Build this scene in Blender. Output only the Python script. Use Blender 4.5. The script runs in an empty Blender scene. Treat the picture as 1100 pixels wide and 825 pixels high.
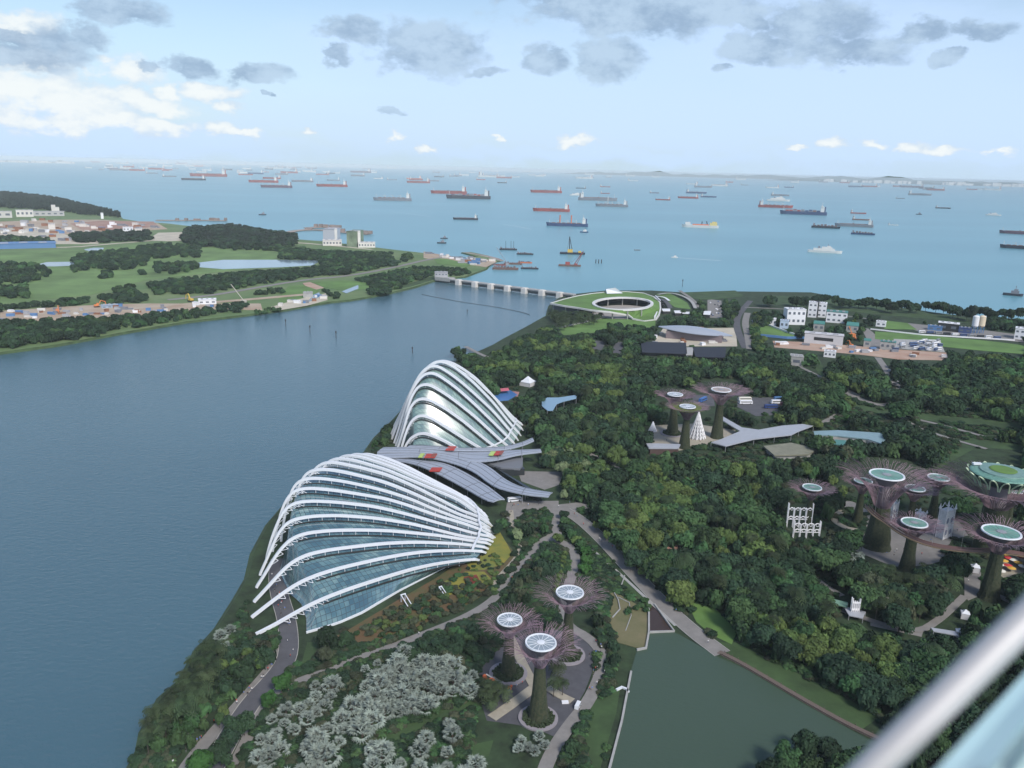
import bpy, bmesh, math, random
import numpy as np
from mathutils import Vector, noise as mnoise
from mathutils.geometry import tessellate_polygon
random.seed(7); rng=np.random.default_rng(7)
C=bpy.context.scene
# ------------------------------------------------------------------ camera
FPX=870.; PITCH=math.atan((412.5-181)/870.); ROLL=math.radians(1.4); H=200.
fw=np.array([0,math.cos(PITCH),-math.sin(PITCH)]); r0=np.array([1.,0,0]); u0=np.cross(r0,fw)
RT=r0*math.cos(ROLL)+u0*math.sin(ROLL); UP=-r0*math.sin(ROLL)+u0*math.cos(ROLL)
cam_d=bpy.data.cameras.new('camera'); cam=bpy.data.objects.new('camera',cam_d); C.collection.objects.link(cam); C.camera=cam
from mathutils import Matrix
cam.matrix_world=Matrix([[RT[0],UP[0],-fw[0],0],[RT[1],UP[1],-fw[1],0],[RT[2],UP[2],-fw[2],H],[0,0,0,1]])
cam_d.sensor_width=36; cam_d.lens=36*FPX/1100; cam_d.clip_start=.02; cam_d.clip_end=200000
cam_d.dof.use_dof=True; cam_d.dof.focus_distance=500; cam_d.dof.aperture_fstop=7
# ------------------------------------------------------------------ light
SUN_EL=math.radians(44); SUN_AZ=math.radians(150)   # azimuth clockwise from +Y (view direction)
w=bpy.data.worlds.new('World'); C.world=w; w.use_nodes=True; nt=w.node_tree; nt.nodes.clear()
def N(tree,t,**k):
    n=tree.nodes.new(t)
    for a,b in k.items(): setattr(n,a,b)
    return n
SKY_STR=.11
def build_world():
    L=nt.links.new
    out=N(nt,'ShaderNodeOutputWorld'); bg=N(nt,'ShaderNodeBackground'); bg.inputs[1].default_value=SKY_STR; L(bg.outputs[0],out.inputs[0])
    tc=N(nt,'ShaderNodeTexCoord'); sx=N(nt,'ShaderNodeSeparateXYZ'); L(tc.outputs['Generated'],sx.inputs[0])
    mx=N(nt,'ShaderNodeMath',operation='MAXIMUM'); L(sx.outputs[2],mx.inputs[0]); mx.inputs[1].default_value=.012
    cb=N(nt,'ShaderNodeCombineXYZ'); L(sx.outputs[0],cb.inputs[0]); L(sx.outputs[1],cb.inputs[1]); L(mx.outputs[0],cb.inputs[2])
    sky=N(nt,'ShaderNodeTexSky',sky_type='NISHITA'); sky.sun_disc=False; sky.sun_elevation=SUN_EL; sky.sun_rotation=SUN_AZ
    sky.altitude=200; sky.air_density=1.0; sky.dust_density=1.6; sky.ozone_density=1.6
    L(cb.outputs[0],sky.inputs[0])
    az=N(nt,'ShaderNodeMath',operation='ARCTAN2'); L(sx.outputs[0],az.inputs[0]); L(sx.outputs[1],az.inputs[1])
    el=N(nt,'ShaderNodeMath',operation='ARCSINE'); L(sx.outputs[2],el.inputs[0])
    ae=N(nt,'ShaderNodeCombineXYZ'); L(az.outputs[0],ae.inputs[0]); L(el.outputs[0],ae.inputs[1])
    def noise(scale,det,rough,sy=1.6,dist=0.):
        mp=N(nt,'ShaderNodeMapping'); mp.inputs['Scale'].default_value=(1,sy,1); L(ae.outputs[0],mp.inputs[0])
        n=N(nt,'ShaderNodeTexNoise'); n.inputs['Scale'].default_value=scale; n.inputs['Detail'].default_value=det; n.inputs['Roughness'].default_value=rough; n.inputs['Distortion'].default_value=dist
        L(mp.outputs[0],n.inputs[0]); return n
    def m(op,a,b=None,clamp=False):
        n=N(nt,'ShaderNodeMath',operation=op); n.use_clamp=clamp
        for i,v in enumerate((a,b)):
            if v is None: continue
            if isinstance(v,(int,float)): n.inputs[i].default_value=v
            else: L(v,n.inputs[i])
        return n.outputs[0]
    def sm(v,a,b):
        n=N(nt,'ShaderNodeMapRange',interpolation_type='SMOOTHSTEP'); L(v,n.inputs[0]); n.inputs[1].default_value=a; n.inputs[2].default_value=b; return n.outputs[0]
    def mix(f,a,b):
        n=N(nt,'ShaderNodeMix',data_type='RGBA')
        if isinstance(f,float): n.inputs[0].default_value=f
        else: L(f,n.inputs[0])
        for i,v in ((6,a),(7,b)):
            if isinstance(v,tuple): n.inputs[i].default_value=(*v,1)
            else: L(v,n.inputs[i])
        return n.outputs[2]
    wn=noise(15,8,.6); wc=N(nt,'ShaderNodeVectorMath',operation='SUBTRACT'); L(wn.outputs['Color'],wc.inputs[0]); wc.inputs[1].default_value=(.5,.5,.5)
    ws=N(nt,'ShaderNodeVectorMath',operation='MULTIPLY'); L(wc.outputs[0],ws.inputs[0]); ws.inputs[1].default_value=(.085,.05,0)
    wa=N(nt,'ShaderNodeVectorMath',operation='ADD'); L(ae.outputs[0],wa.inputs[0]); L(ws.outputs[0],wa.inputs[1])
    def blobs(lst):
        cur=None
        for x,y,rx,ry in lst:
            d=fw+RT*(x-550)/FPX-UP*(y-412.5)/FPX; d=d/np.linalg.norm(d)
            a=math.atan2(d[0],d[1]); e=math.asin(d[2])
            s=N(nt,'ShaderNodeVectorMath',operation='SUBTRACT'); L(wa.outputs[0],s.inputs[0]); s.inputs[1].default_value=(a,e,0)
            q=N(nt,'ShaderNodeVectorMath',operation='MULTIPLY'); L(s.outputs[0],q.inputs[0]); q.inputs[1].default_value=(FPX/rx,FPX/ry,0)
            l=N(nt,'ShaderNodeVectorMath',operation='LENGTH'); L(q.outputs[0],l.inputs[0])
            v=m('SUBTRACT',1.,l.outputs['Value'])
            cur=v if cur is None else m('MAXIMUM',cur,v)
        return cur
    n1=noise(15,9,.62); n2=noise(42,6,.6); nn=m('ADD',m('MULTIPLY',m('SUBTRACT',n1.outputs[0],.5),2.6),m('MULTIPLY',m('SUBTRACT',n2.outputs[0],.5),1.2))
    dark=blobs([(130,10,52,15),(98,40,22,16),(40,52,55,22),(8,36,24,8),(203,71,28,14),(275,77,45,11),(160,71,12,6),(378,33,40,16),(360,60,18,9),(462,50,66,30),(525,78,20,8),(585,64,30,15),(655,62,42,22),(690,8,150,30),(610,-5,100,14),(875,28,72,26),(820,52,40,18),(905,55,70,16),(1045,35,38,11),(1022,62,14,7),(987,38,28,13),(810,25,14,10),(286,103,6,4),(425,124,14,4),(775,72,10,6)])
    white=blobs([(20,26,42,22),(30,62,60,18),(25,96,75,28),(130,78,46,18),(178,100,16,9),(230,95,42,10),(75,115,95,20),(160,113,55,14),(245,114,20,8),(235,135,18,8),(262,141,22,5),(100,132,120,12),(175,134,45,9),(338,141,9,5),(424,146,13,6),(463,159,12,5),(620,152,28,6),(535,150,8,4),(990,155,18,9),(1015,160,22,6),(900,153,16,5),(940,152,16,6),(1065,162,22,5),(860,160,14,3)])
    soft=blobs([(640,165,260,14),(980,166,220,16),(140,150,200,24),(880,60,330,90),(700,120,520,60),(40,130,120,40),(1000,120,300,80),(480,70,190,50)])
    dk=sm(m('ADD',dark,m('MULTIPLY',nn,.66)),-.04,.42); wh=sm(m('ADD',white,m('MULTIPLY',nn,.85)),-.04,.6)
    n3=noise(5,5,.55,3.5); veil=m('MULTIPLY',sm(m('ADD',soft,m('MULTIPLY',m('SUBTRACT',n3.outputs[0],.5),1.4)),-.3,.8),.72)
    k=1/SKY_STR
    # thin high veil that whitens the whole sky a little more towards the horizon
    hz=m('MULTIPLY',sm(el.outputs[0],.28,-.02),.76)
    c=mix(hz,sky.outputs[0],(.42*k,.56*k,.68*k))
    tone=sm(n3.outputs[0],.35,.65)
    c=mix(veil,c,(.43*k,.56*k,.77*k))
    shade=mix(sm(m('ADD',m('MULTIPLY',n2.outputs[0],1.),m('MULTIPLY',white,.5)),.35,.95),(.42*k,.51*k,.61*k),(.64*k,.67*k,.67*k))
    c=mix(m('MULTIPLY',wh,.9),c,shade)
    dcol=mix(sm(n1.outputs[0],.35,.62),(.21*k,.30*k,.42*k),(.35*k,.46*k,.58*k))
    c=mix(m('MULTIPLY',dk,.88),c,dcol)
    L(c,bg.inputs[0])
build_world()
sun_d=bpy.data.lights.new('sun','SUN'); sun_d.energy=2.2; sun_d.angle=math.radians(12); sun_d.color=(1,.95,.88); sun_d.specular_factor=.08
sun=bpy.data.objects.new('sun',sun_d); C.collection.objects.link(sun)
sd=Vector((math.sin(SUN_AZ)*math.cos(SUN_EL),math.cos(SUN_AZ)*math.cos(SUN_EL),math.sin(SUN_EL)))
sun.rotation_euler=sd.to_track_quat('Z','Y').to_euler()
C.view_settings.view_transform='Standard'; C.view_settings.look='None'; C.view_settings.gamma=1; C.view_settings.exposure=0.54
cy=C.cycles; cy.max_bounces=4; cy.diffuse_bounces=2; cy.glossy_bounces=2; cy.transmission_bounces=2; cy.transparent_max_bounces=6; cy.volume_bounces=0; cy.caustics_reflective=False; cy.caustics_refractive=False
cy.sample_clamp_indirect=4
# ------------------------------------------------------------------ helpers
def ray(x,y): return fw+RT*(x-550)/FPX-UP*(y-412.5)/FPX
def P(x,y,z=2.5):
    d=ray(x,y); t=(z-H)/d[2]; return np.array([d[0]*t,d[1]*t,z])
def pix(p):
    v=np.asarray(p,float)-np.array([0,0,H]); a=v@fw; return 550+FPX*(v@RT)/a,412.5-FPX*(v@UP)/a
def depth(p): return float((np.asarray(p,float)-np.array([0,0,H]))@fw)
def HZ(b,py):      # height of the point above b that is seen on image line py
    k=412.5-py; x,y=b[0],b[1]
    # k*(v.fw)=F*(v.U), v=(x,y,z-H)
    z=(FPX*(x*UP[0]+y*UP[1])-k*(x*fw[0]+y*fw[1]))/(k*fw[2]-FPX*UP[2]); return z+H
def MPP(b): return depth((b[0],b[1],b[2] if len(b)>2 else 0))/FPX
MATS={}
def mat(name,col,rough=.8,metal=0.,var=0.,vscale=.3,bump=0.,bscale=1.,col2=None,spec=.5,rand=0.,obj_coord=False,detail=4,emit=None,spec2=None):
    if name in MATS: return MATS[name]
    m=bpy.data.materials.new(name); m.use_nodes=True; t=m.node_tree; b=t.nodes['Principled BSDF']; L=t.links.new
    b.inputs['Base Color'].default_value=(*col,1); b.inputs['Roughness'].default_value=rough; b.inputs['Metallic'].default_value=metal
    b.inputs['Specular IOR Level'].default_value=spec
    src=None
    tc=N(t,'ShaderNodeTexCoord'); crd=tc.outputs['Object']
    if not obj_coord:
        g=N(t,'ShaderNodeNewGeometry'); crd=g.outputs['Position']
    if var or col2:
        n=N(t,'ShaderNodeTexNoise'); n.inputs['Scale'].default_value=vscale; n.inputs['Detail'].default_value=detail; n.inputs['Roughness'].default_value=.65; L(crd,n.inputs[0])
        mr=N(t,'ShaderNodeMapRange'); mr.inputs[1].default_value=.32; mr.inputs[2].default_value=.68; L(n.outputs[0],mr.inputs[0])
        mi=N(t,'ShaderNodeMix',data_type='RGBA'); L(mr.outputs[0],mi.inputs[0])
        c2=col2 or tuple(c*(1+var) for c in col); c1=col if col2 else tuple(c*(1-var) for c in col)
        mi.inputs[6].default_value=(*c1,1); mi.inputs[7].default_value=(*c2,1); src=mi.outputs[2]
    if rand:
        oi=N(t,'ShaderNodeObjectInfo'); hs=N(t,'ShaderNodeHueSaturation')
        a=N(t,'ShaderNodeMapRange'); a.inputs[3].default_value=1-rand; a.inputs[4].default_value=1+rand; L(oi.outputs['Random'],a.inputs[0]); L(a.outputs[0],hs.inputs['Value'])
        w1=N(t,'ShaderNodeMath',operation='MULTIPLY'); w1.inputs[1].default_value=7.13; L(oi.outputs['Random'],w1.inputs[0])
        w2=N(t,'ShaderNodeMath',operation='FRACT'); L(w1.outputs[0],w2.inputs[0])
        a2=N(t,'ShaderNodeMapRange'); a2.inputs[3].default_value=.5-.05*rand; a2.inputs[4].default_value=.5+.07*rand; L(w2.outputs[0],a2.inputs[0]); L(a2.outputs[0],hs.inputs['Hue'])
        if src is not None: L(src,hs.inputs['Color'])
        else: hs.inputs['Color'].default_value=(*col,1)
        src=hs.outputs[0]
    if src is not None: L(src,b.inputs['Base Color'])
    if bump:
        n=N(t,'ShaderNodeTexNoise'); n.inputs['Scale'].default_value=bscale; n.inputs['Detail'].default_value=4; L(crd,n.inputs[0])
        bp=N(t,'ShaderNodeBump'); bp.inputs['Strength'].default_value=bump; bp.inputs['Distance'].default_value=.5; L(n.outputs[0],bp.inputs['Height']); L(bp.outputs[0],b.inputs['Normal'])
    if emit: b.inputs['Emission Color'].default_value=(*emit,1); b.inputs['Emission Strength'].default_value=1
    MATS[name]=m; return m
def tubes(name,lst,m,parent,n=5):
    for pts,r in lst: b=MB(); b.tube(pts,r,n); b.build(name,m,parent)
class MB:
    def __init__(s): s.v=[]; s.f=[]; s.m=[]
    def add(s,vs,fs,mi=0):
        o=len(s.v); s.v+= [tuple(map(float,v)) for v in vs]; s.f+=[tuple(i+o for i in f) for f in fs]; s.m+=[mi]*len(fs)
    def box(s,c,d,rz=0.,mi=0,taper=1.):
        cx,cy_,cz=c; dx,dy,dz=d[0]/2,d[1]/2,d[2]/2; cs,sn=math.cos(rz),math.sin(rz); vs=[]
        for z in(-1,1):
            k=taper if z>0 else 1
            for a,b in((-1,-1),(1,-1),(1,1),(-1,1)):
                x,y=a*dx*k,b*dy*k; vs.append((cx+x*cs-y*sn,cy_+x*sn+y*cs,cz+z*dz))
        s.add(vs,[(3,2,1,0),(4,5,6,7),(0,1,5,4),(1,2,6,5),(2,3,7,6),(3,0,4,7)],mi)
    def prism(s,poly,z0,z1,mi=0,cap=True,mside=None):
        n=len(poly); vs=[(p[0],p[1],z0) for p in poly]+[(p[0],p[1],z1 if not hasattr(z1,'__len__') else z1[i]) for i,p in enumerate(poly)]
        s.add(vs,[(i,(i+1)%n,n+(i+1)%n,n+i) for i in range(n)],mi if mside is None else mside)
        if cap:
            tr=tessellate_polygon([[Vector((p[0],p[1],0)) for p in poly]])
            o=len(s.v)-2*n
            for t in tr:
                a,b,c=[Vector(vs[n+i]) for i in t]
                if (b-a).cross(c-a).z<0: t=t[::-1]
                s.f.append(tuple(o+n+i for i in t)); s.m.append(mi)
    def tube(s,pts,r,n=6,mi=0,cap=True):
        pts=[Vector(p) for p in pts]; K=len(pts); rr=r if hasattr(r,'__len__') else [r]*K; vs=[]
        for i,p in enumerate(pts):
            t=(pts[min(i+1,K-1)]-pts[max(i-1,0)]).normalized()
            a=t.cross(Vector((0,0,1)));  a=a.normalized() if a.length>1e-3 else Vector((1,0,0)); b=t.cross(a)
            for j in range(n):
                q=2*math.pi*j/n; vs.append(p+(a*math.cos(q)+b*math.sin(q))*rr[i])
        fs=[(i*n+j,i*n+(j+1)%n,(i+1)*n+(j+1)%n,(i+1)*n+j) for i in range(K-1) for j in range(n)]
        if cap: fs+= [tuple(range(n))[::-1],tuple((K-1)*n+j for j in range(n))]
        s.add(vs,fs,mi)
    def beam(s,pts,wd,ht,mi=0):   # rectangular section swept; width horizontal
        pts=[Vector(p) for p in pts]; K=len(pts); vs=[]
        for i,p in enumerate(pts):
            t=(pts[min(i+1,K-1)]-pts[max(i-1,0)]).normalized()
            a=t.cross(Vector((0,0,1))); a=a.normalized() if a.length>1e-3 else Vector((1,0,0)); b=a.cross(t)
            w_=wd[i] if hasattr(wd,'__len__') else wd
            for sa,sb in((-1,-1),(1,-1),(1,1),(-1,1)): vs.append(p+a*sa*w_/2+b*sb*ht/2)
        fs=[(i*4+j,i*4+(j+1)%4,(i+1)*4+(j+1)%4,(i+1)*4+j) for i in range(K-1) for j in range(4)]+[(3,2,1,0),(K*4-4,K*4-3,K*4-2,K*4-1)]
        s.add(vs,fs,mi)
    def lathe(s,prof,c=(0,0,0),n=24,mi=0):
        vs=[(c[0]+r*math.cos(2*math.pi*j/n),c[1]+r*math.sin(2*math.pi*j/n),c[2]+z) for r,z in prof for j in range(n)]
        s.add(vs,[(i*n+j,i*n+(j+1)%n,(i+1)*n+(j+1)%n,(i+1)*n+j) for i in range(len(prof)-1) for j in range(n)],mi)
    def disc(s,c,r,n=24,mi=0,rx=None):
        s.add([(c[0]+r*math.cos(2*math.pi*j/n),c[1]+(rx or r)*math.sin(2*math.pi*j/n),c[2]) for j in range(n)],[tuple(range(n))],mi)
    def build(s,name,mats,parent=None,smooth=False,mesh_only=False):
        me=bpy.data.meshes.new(name); me.from_pydata(s.v,[],s.f)
        for m in (mats if isinstance(mats,(list,tuple)) else [mats]): me.materials.append(m)
        me.polygons.foreach_set('material_index',s.m)
        if smooth: me.polygons.foreach_set('use_smooth',[True]*len(s.f))
        me.update()
        if mesh_only: return me
        o=bpy.data.objects.new(name,me); C.collection.objects.link(o)
        if parent: o.parent=parent
        return o
def tag(o,label=None,cat=None,group=None,kind=None):
    if label: o['label']=label
    if cat: o['category']=cat
    if group: o['group']=group
    if kind: o['kind']=kind
    return o
def empty(name,loc,label,cat,group=None,rz=0.):
    o=bpy.data.objects.new(name,None); C.collection.objects.link(o); o.location=loc; o.rotation_euler=(0,0,rz); return tag(o,label,cat,group)
def part(name,me,parent,loc=(0,0,0)):
    o=bpy.data.objects.new(name,me); C.collection.objects.link(o); o.parent=parent; o.location=loc; return o
def copy_tree(o,parent=None):
    c=o.copy(); C.collection.objects.link(c); c.parent=parent
    for ch in list(o.children): copy_tree(ch,c)
    return c
def PP(pl,z=2.5): return [P(x,y,z) for x,y in pl]
def smooth_poly(pts,it=1):
    pts=[np.array(p,float) for p in pts]
    for _ in range(it):
        q=[pts[0]]
        for a,b in zip(pts,pts[1:]): q+= [a*.75+b*.25,a*.25+b*.75]
        q.append(pts[-1]); pts=q
    return pts
def sheet(name,poly_px,z,m,label=None,world=None,z0=None):
    b=MB(); poly=world if world is not None else [P(x,y,z) for x,y in poly_px]
    b.prism(poly,z-(.4 if z0 is None else z-z0),z); o=b.build(name,m); return tag(o,label,kind='structure')
def ribbon_pts(cl,wid):
    cl=[np.array(p[:2],float) for p in cl]; l=[];r=[]
    for i,p in enumerate(cl):
        t=cl[min(i+1,len(cl)-1)]-cl[max(i-1,0)]; t/=np.linalg.norm(t); n_=np.array([-t[1],t[0]])
        w_=wid[i] if hasattr(wid,'__len__') else wid
        l.append(p+n_*w_/2); r.append(p-n_*w_/2)
    return l,r
def path(name,px,wid,z,m,it=2,kerb=None):
    cl=smooth_poly([P(x,y,z) for x,y in px],it); l,r=ribbon_pts(cl,wid); b=MB(); n=len(l)
    vs=[(*p,z) for p in l]+[(*p,z) for p in r]+[(*p,z-.3) for p in l]+[(*p,z-.3) for p in r]
    fs=[(i+1,i,n+i,n+i+1) for i in range(n-1)]+[(i,i+1,2*n+i+1,2*n+i) for i in range(n-1)]+[(n+i+1,n+i,3*n+i,3*n+i+1) for i in range(n-1)]
    fs=[f[::-1] if k<n-1 else f for k,f in enumerate(fs)]
    fs=[(i,i+1,n+i+1,n+i)[::-1] for i in range(n-1)]+fs[n-1:]
    b.add(vs,fs)
    if kerb:
        for e in (l,r): b.beam([(*p,z+.06) for p in e],.25,.22,1)
        return tag(b.build(name,[m,kerb]),kind='structure')
    return tag(b.build(name,m),kind='structure')
# raster masks in the photograph's pixel grid, used to decide where trees stand
MW,MH=1100,825
gy,gx=np.mgrid[0:MH,0:MW]; gx=gx+.5; gy=gy+.5
def raster(poly):
    m=np.zeros((MH,MW),bool); n=len(poly)
    xs=[p[0] for p in poly]; ys=[p[1] for p in poly]
    x0,x1,y0,y1=max(0,int(min(xs))-1),min(MW,int(max(xs))+2),max(0,int(min(ys))-1),min(MH,int(max(ys))+2)
    X=gx[y0:y1,x0:x1]; Y=gy[y0:y1,x0:x1]; s=np.zeros(X.shape,bool)
    for i in range(n):
        (ax,ay),(bx,by)=poly[i],poly[(i+1)%n]
        if ay==by: continue
        c=((ay>Y)!=(by>Y))&(X<(bx-ax)*(Y-ay)/(by-ay)+ax); s^=c
    m[y0:y1,x0:x1]=s; return m
def strip_px(pl,wpx):
    l,r=ribbon_pts([np.array(p) for p in pl],wpx); return [tuple(p) for p in l]+[tuple(p) for p in r[::-1]]
OPEN=np.zeros((MH,MW),bool)
def openarea(poly): global OPEN; OPEN|=raster(poly)
def openstrip(pl,wpx): openarea(strip_px(pl,wpx))
# ------------------------------------------------------------------ materials
M_grass=mat('grass',(.036,.070,.022),.9,var=.35,vscale=.05,bump=.3,bscale=.6)
M_grass_l=mat('lawn',(.10,.19,.045),.9,var=.25,vscale=.03)
M_undergrowth=mat('undergrowth',(.022,.042,.016),.95,var=.5,vscale=.12,bump=.6,bscale=.4)
M_path=mat('paving',(.21,.20,.19),.85,var=.12,vscale=.25)
M_asph=mat('asphalt',(.085,.085,.095),.85,var=.15,vscale=.2)
M_dplaza=mat('dark_paving',(.075,.075,.085),.8,var=.15,vscale=.3)
M_beige=mat('beige_paving',(.33,.30,.24),.85,var=.1,vscale=.4)
M_conc=mat('concrete',(.34,.34,.33),.8,var=.12,vscale=.3)
M_kerb=mat('kerb_stone',(.38,.37,.34),.8)
M_white=mat('white_paint',(.68,.71,.75),.45)
M_steel=mat('grey_steel',(.35,.36,.38),.45,.3)
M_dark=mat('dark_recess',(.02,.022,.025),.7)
M_earth=mat('bare_earth',(.34,.24,.17),.95,col2=(.42,.36,.28),vscale=.03)
M_red_earth=mat('orange_earth',(.36,.22,.16),.95,col2=(.44,.33,.26),vscale=.04)
M_sand=mat('sand',(.46,.42,.34),.95,var=.15,vscale=.03)
M_timber=mat('timber_deck',(.13,.10,.085),.8,var=.2,vscale=2)
def water(name,col,wave,scale,rough,col2=None,streak=True,spec=.5):
    m=bpy.data.materials.new(name); m.use_nodes=True; t=m.node_tree; b=t.nodes['Principled BSDF']; L=t.links.new
    b.inputs['Roughness'].default_value=rough; b.inputs['IOR'].default_value=1.33; b.inputs['Specular IOR Level'].default_value=spec
    g=N(t,'ShaderNodeNewGeometry')
    mp=N(t,'ShaderNodeMapping'); mp.inputs['Scale'].default_value=(.0006,.0022,1); mp.inputs['Rotation'].default_value=(0,0,.12); L(g.outputs[0],mp.inputs[0])
    n=N(t,'ShaderNodeTexNoise'); n.inputs['Scale'].default_value=1; n.inputs['Detail'].default_value=5; L(mp.outputs[0],n.inputs[0])
    mr=N(t,'ShaderNodeMapRange'); mr.inputs[1].default_value=.35; mr.inputs[2].default_value=.65; L(n.outputs[0],mr.inputs[0])
    mi=N(t,'ShaderNodeMix',data_type='RGBA'); L(mr.outputs[0],mi.inputs[0]); mi.inputs[6].default_value=(*col,1); mi.inputs[7].default_value=(*(col2 or tuple(c*1.25 for c in col)),1); L(mi.outputs[2],b.inputs['Base Color'])
    mp2=N(t,'ShaderNodeMapping'); mp2.inputs['Scale'].default_value=(1,1.8,1); mp2.inputs['Rotation'].default_value=(0,0,.5); L(g.outputs[0],mp2.inputs[0])
    w1=N(t,'ShaderNodeTexNoise'); w1.inputs['Scale'].default_value=scale; w1.inputs['Detail'].default_value=5; w1.inputs['Roughness'].default_value=.6; L(mp2.outputs[0],w1.inputs[0])
    bp=N(t,'ShaderNodeBump'); bp.inputs['Strength'].default_value=wave; bp.inputs['Distance'].default_value=1.; L(w1.outputs[0],bp.inputs['Height']); L(bp.outputs[0],b.inputs['Normal'])
    return m
M_sea=water('sea_water',(.10,.27,.33),.35,.12,.3,(.13,.32,.38),spec=.9)
M_bay=water('bay_water',(.050,.112,.145),.6,.22,.16,(.064,.134,.168),spec=1.0)
M_lake=water('lake_water',(.050,.080,.056),.3,.35,.12,(.062,.094,.064))
# ------------------------------------------------------------------ sea, bay, land
b=MB(); n=256
b.add([(62000*math.cos(2*math.pi*i/n),62000*math.sin(2*math.pi*i/n),0) for i in range(n)],[tuple(range(n))]); tag(b.build('sea',M_sea),'blue green open sea behind the barrage','sea',kind='structure')
del bpy.data.objects['sea']['category']
bay_px=[(-500,900),(-200,420),(-60,380),(0,374),(60,366),(130,353),(200,341),(262,332),(345,318),(412,312),(466,298),(480,299),(545,309),(606,318),(596,330),(570,352),(540,372),(480,420),(440,450),(400,500),(330,560),(290,615),(260,660),(200,750),(160,840),(100,900)]
sheet('bay_water',None,.02,M_bay,world=PP(bay_px,.02),z0=-.5)
left_px=[(-700,470),(-200,406),(0,378),(60,370),(130,357),(200,345),(262,338),(308,332),(334,327),(354,324),(377,321.6),(412,315.7),(446,307.6),(466,301),(481,298.7),(499,297),(522,288.5),(527,282),(537,279.6),(524.5,274.5),(506,270.7),(496,271),(514,275.8),(486,276.5),(458,272),(422,268),(402,265.6),(372,262),(345,259),(318,257),(300,252),(280,246),(250,243),(215,244),(205,243),(180,240),(150,238),(132,235),(128,231),(95,224),(60,217),(0,210),(-200,196),(-700,190)]
right_px=[(100,905),(140,825),(153,801),(157,780),(175,745),(198,725),(213,696),(236,670),(256,638),(268,617),(274,590),(290,560),(320,525),(360,500),(389,490),(405,467),(425,448),(450,420),(470,400),(492,387),(530,370),(540,364),(565,351),(588,338),(591,327),(600,320),(615,316),(651,312),(700,312),(733,314),(794,313),(871,314),(922,323),(983,333),(1023,338),(1100,343),(1400,360),(1900,420),(1900,905)]
M_bank=mat('bank',(.04,.07,.025),.95,var=.4,vscale=.1)
def land(name,px,m,z=2.5,slope=4.):
    top=[np.array(P(x,y,z)[:2]) for x,y in px]; n=len(top)
    ctr=[]
    area=sum(top[i][0]*top[(i+1)%n][1]-top[(i+1)%n][0]*top[i][1] for i in range(n)); sg=1 if area>0 else -1
    outp=[]
    for i in range(n):
        e1=top[i]-top[i-1]; e2=top[(i+1)%n]-top[i]; nn=np.array([e1[1],-e1[0]])/np.linalg.norm(e1)+np.array([e2[1],-e2[0]])/np.linalg.norm(e2); nn=nn/max(np.linalg.norm(nn),.3)*sg
        outp.append(top[i]+nn*slope)
    b=MB(); b.prism(top,z,z,cap=True); b.f=b.f[n:]; b.m=b.m[n:]
    o=len(b.v); b.add([(*p,z) for p in top]+[(*p,-1.) for p in outp],[(i,(i+1)%n,n+(i+1)%n,n+i) for i in range(n)],1)
    return tag(b.build(name,[m,M_bank]),kind='structure')
M_leftland=mat('golf_ground',(.075,.145,.045),.9,col2=(.16,.21,.09),vscale=.012,detail=8)
land('peninsula_ground',left_px,M_leftland)
land('garden_ground',right_px,M_undergrowth)
# ---- far coasts
def coast(name,px0,px1,dist,hs,m,seed):
    random.seed(seed); b=MB(); n=90; top=[];bot=[];back=[]
    for i in range(n+1):
        x=px0+(px1-px0)*i/n; d=ray(x,190); d=d/np.hypot(d[0],d[1])
        h=hs*(.35+.65*abs(mnoise.noise(Vector((i*.11,seed,0))))*1.6+.25*mnoise.noise(Vector((i*.5,seed,3))))*min(1,i/6,(n-i)/6+.15)
        top.append((d[0]*(dist+350),d[1]*(dist+350),max(h,2))); bot.append((d[0]*dist,d[1]*dist,-1)); back.append((d[0]*(dist+900),d[1]*(dist+900),-1))
    k=n+1; b.add(bot+top+back,[(i,i+1,k+i+1,k+i) for i in range(n)]+[(k+i,k+i+1,2*k+i+1,2*k+i) for i in range(n)])
    return tag(b.build(name,m),kind='structure')
M_hill=mat('far_hill',(.05,.08,.06),.9)
coast('island_hills',600,1250,42000,290,M_hill,3); coast('island_hills',820,1300,33000,160,M_hill,9); coast('far_shore',-200,82,33000,110,mat('far_shore_ground',(.3,.32,.3),.9),5)
b=MB(); random.seed(4)
M_pale=mat('pale_wall',(.62,.60,.57),.7,var=.1,vscale=.02)
for x0,x1,d,cnt,hh in((0,80,32700,22,90),(880,1100,32600,34,130)):
    for i in range(cnt):
        x=random.uniform(x0,x1); q=ray(x,190); q=q/np.hypot(q[0],q[1])*d; t=tag((lambda bb:(bb.box((q[0],q[1],hh*.3),(random.uniform(80,320),60,hh*random.uniform(.5,1.1))),bb.build('waterfront_building',M_pale))[1])(MB()),'tiny pale waterfront building on the hazy '+('left' if x0==0 else 'right')+' horizon shore','building','pale buildings on the '+('left' if x0==0 else 'right')+' horizon shore')
# ------------------------------------------------------------------ lawns, paths, pools
lake_px=[(640,900),(655,825),(668,775),(678,720),(684,699),(694,697),(697,680),(724,679),(738,686),(772,706),(800,718),(860,754),(925,790),(972,812),(930,806),(850,818),(800,845),(740,880)]
sheet('lake',lake_px,2.62,M_lake,z0=2.0); openarea(lake_px)
M_bed_y=mat('yellow_bed',(.26,.22,.03),.95,col2=(.12,.16,.04),vscale=.12)
M_bed_r=mat('rusty_bed',(.13,.07,.035),.95,col2=(.07,.085,.03),vscale=.15)
M_terr=mat('terrace_grass',(.11,.115,.05),.95,col2=(.17,.15,.08),vscale=.1)
mound=[(352,688),(375,676),(400,661),(430,643),(470,620),(490,606),(505,601),(520,595),(528,580),(540,578),(550,590),(552,600),(540,614),(530,632),(505,648),(465,665),(430,682),(400,694)]
sheet('flower_bank',mound,2.56,M_bed_r); openarea(mound)
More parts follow.
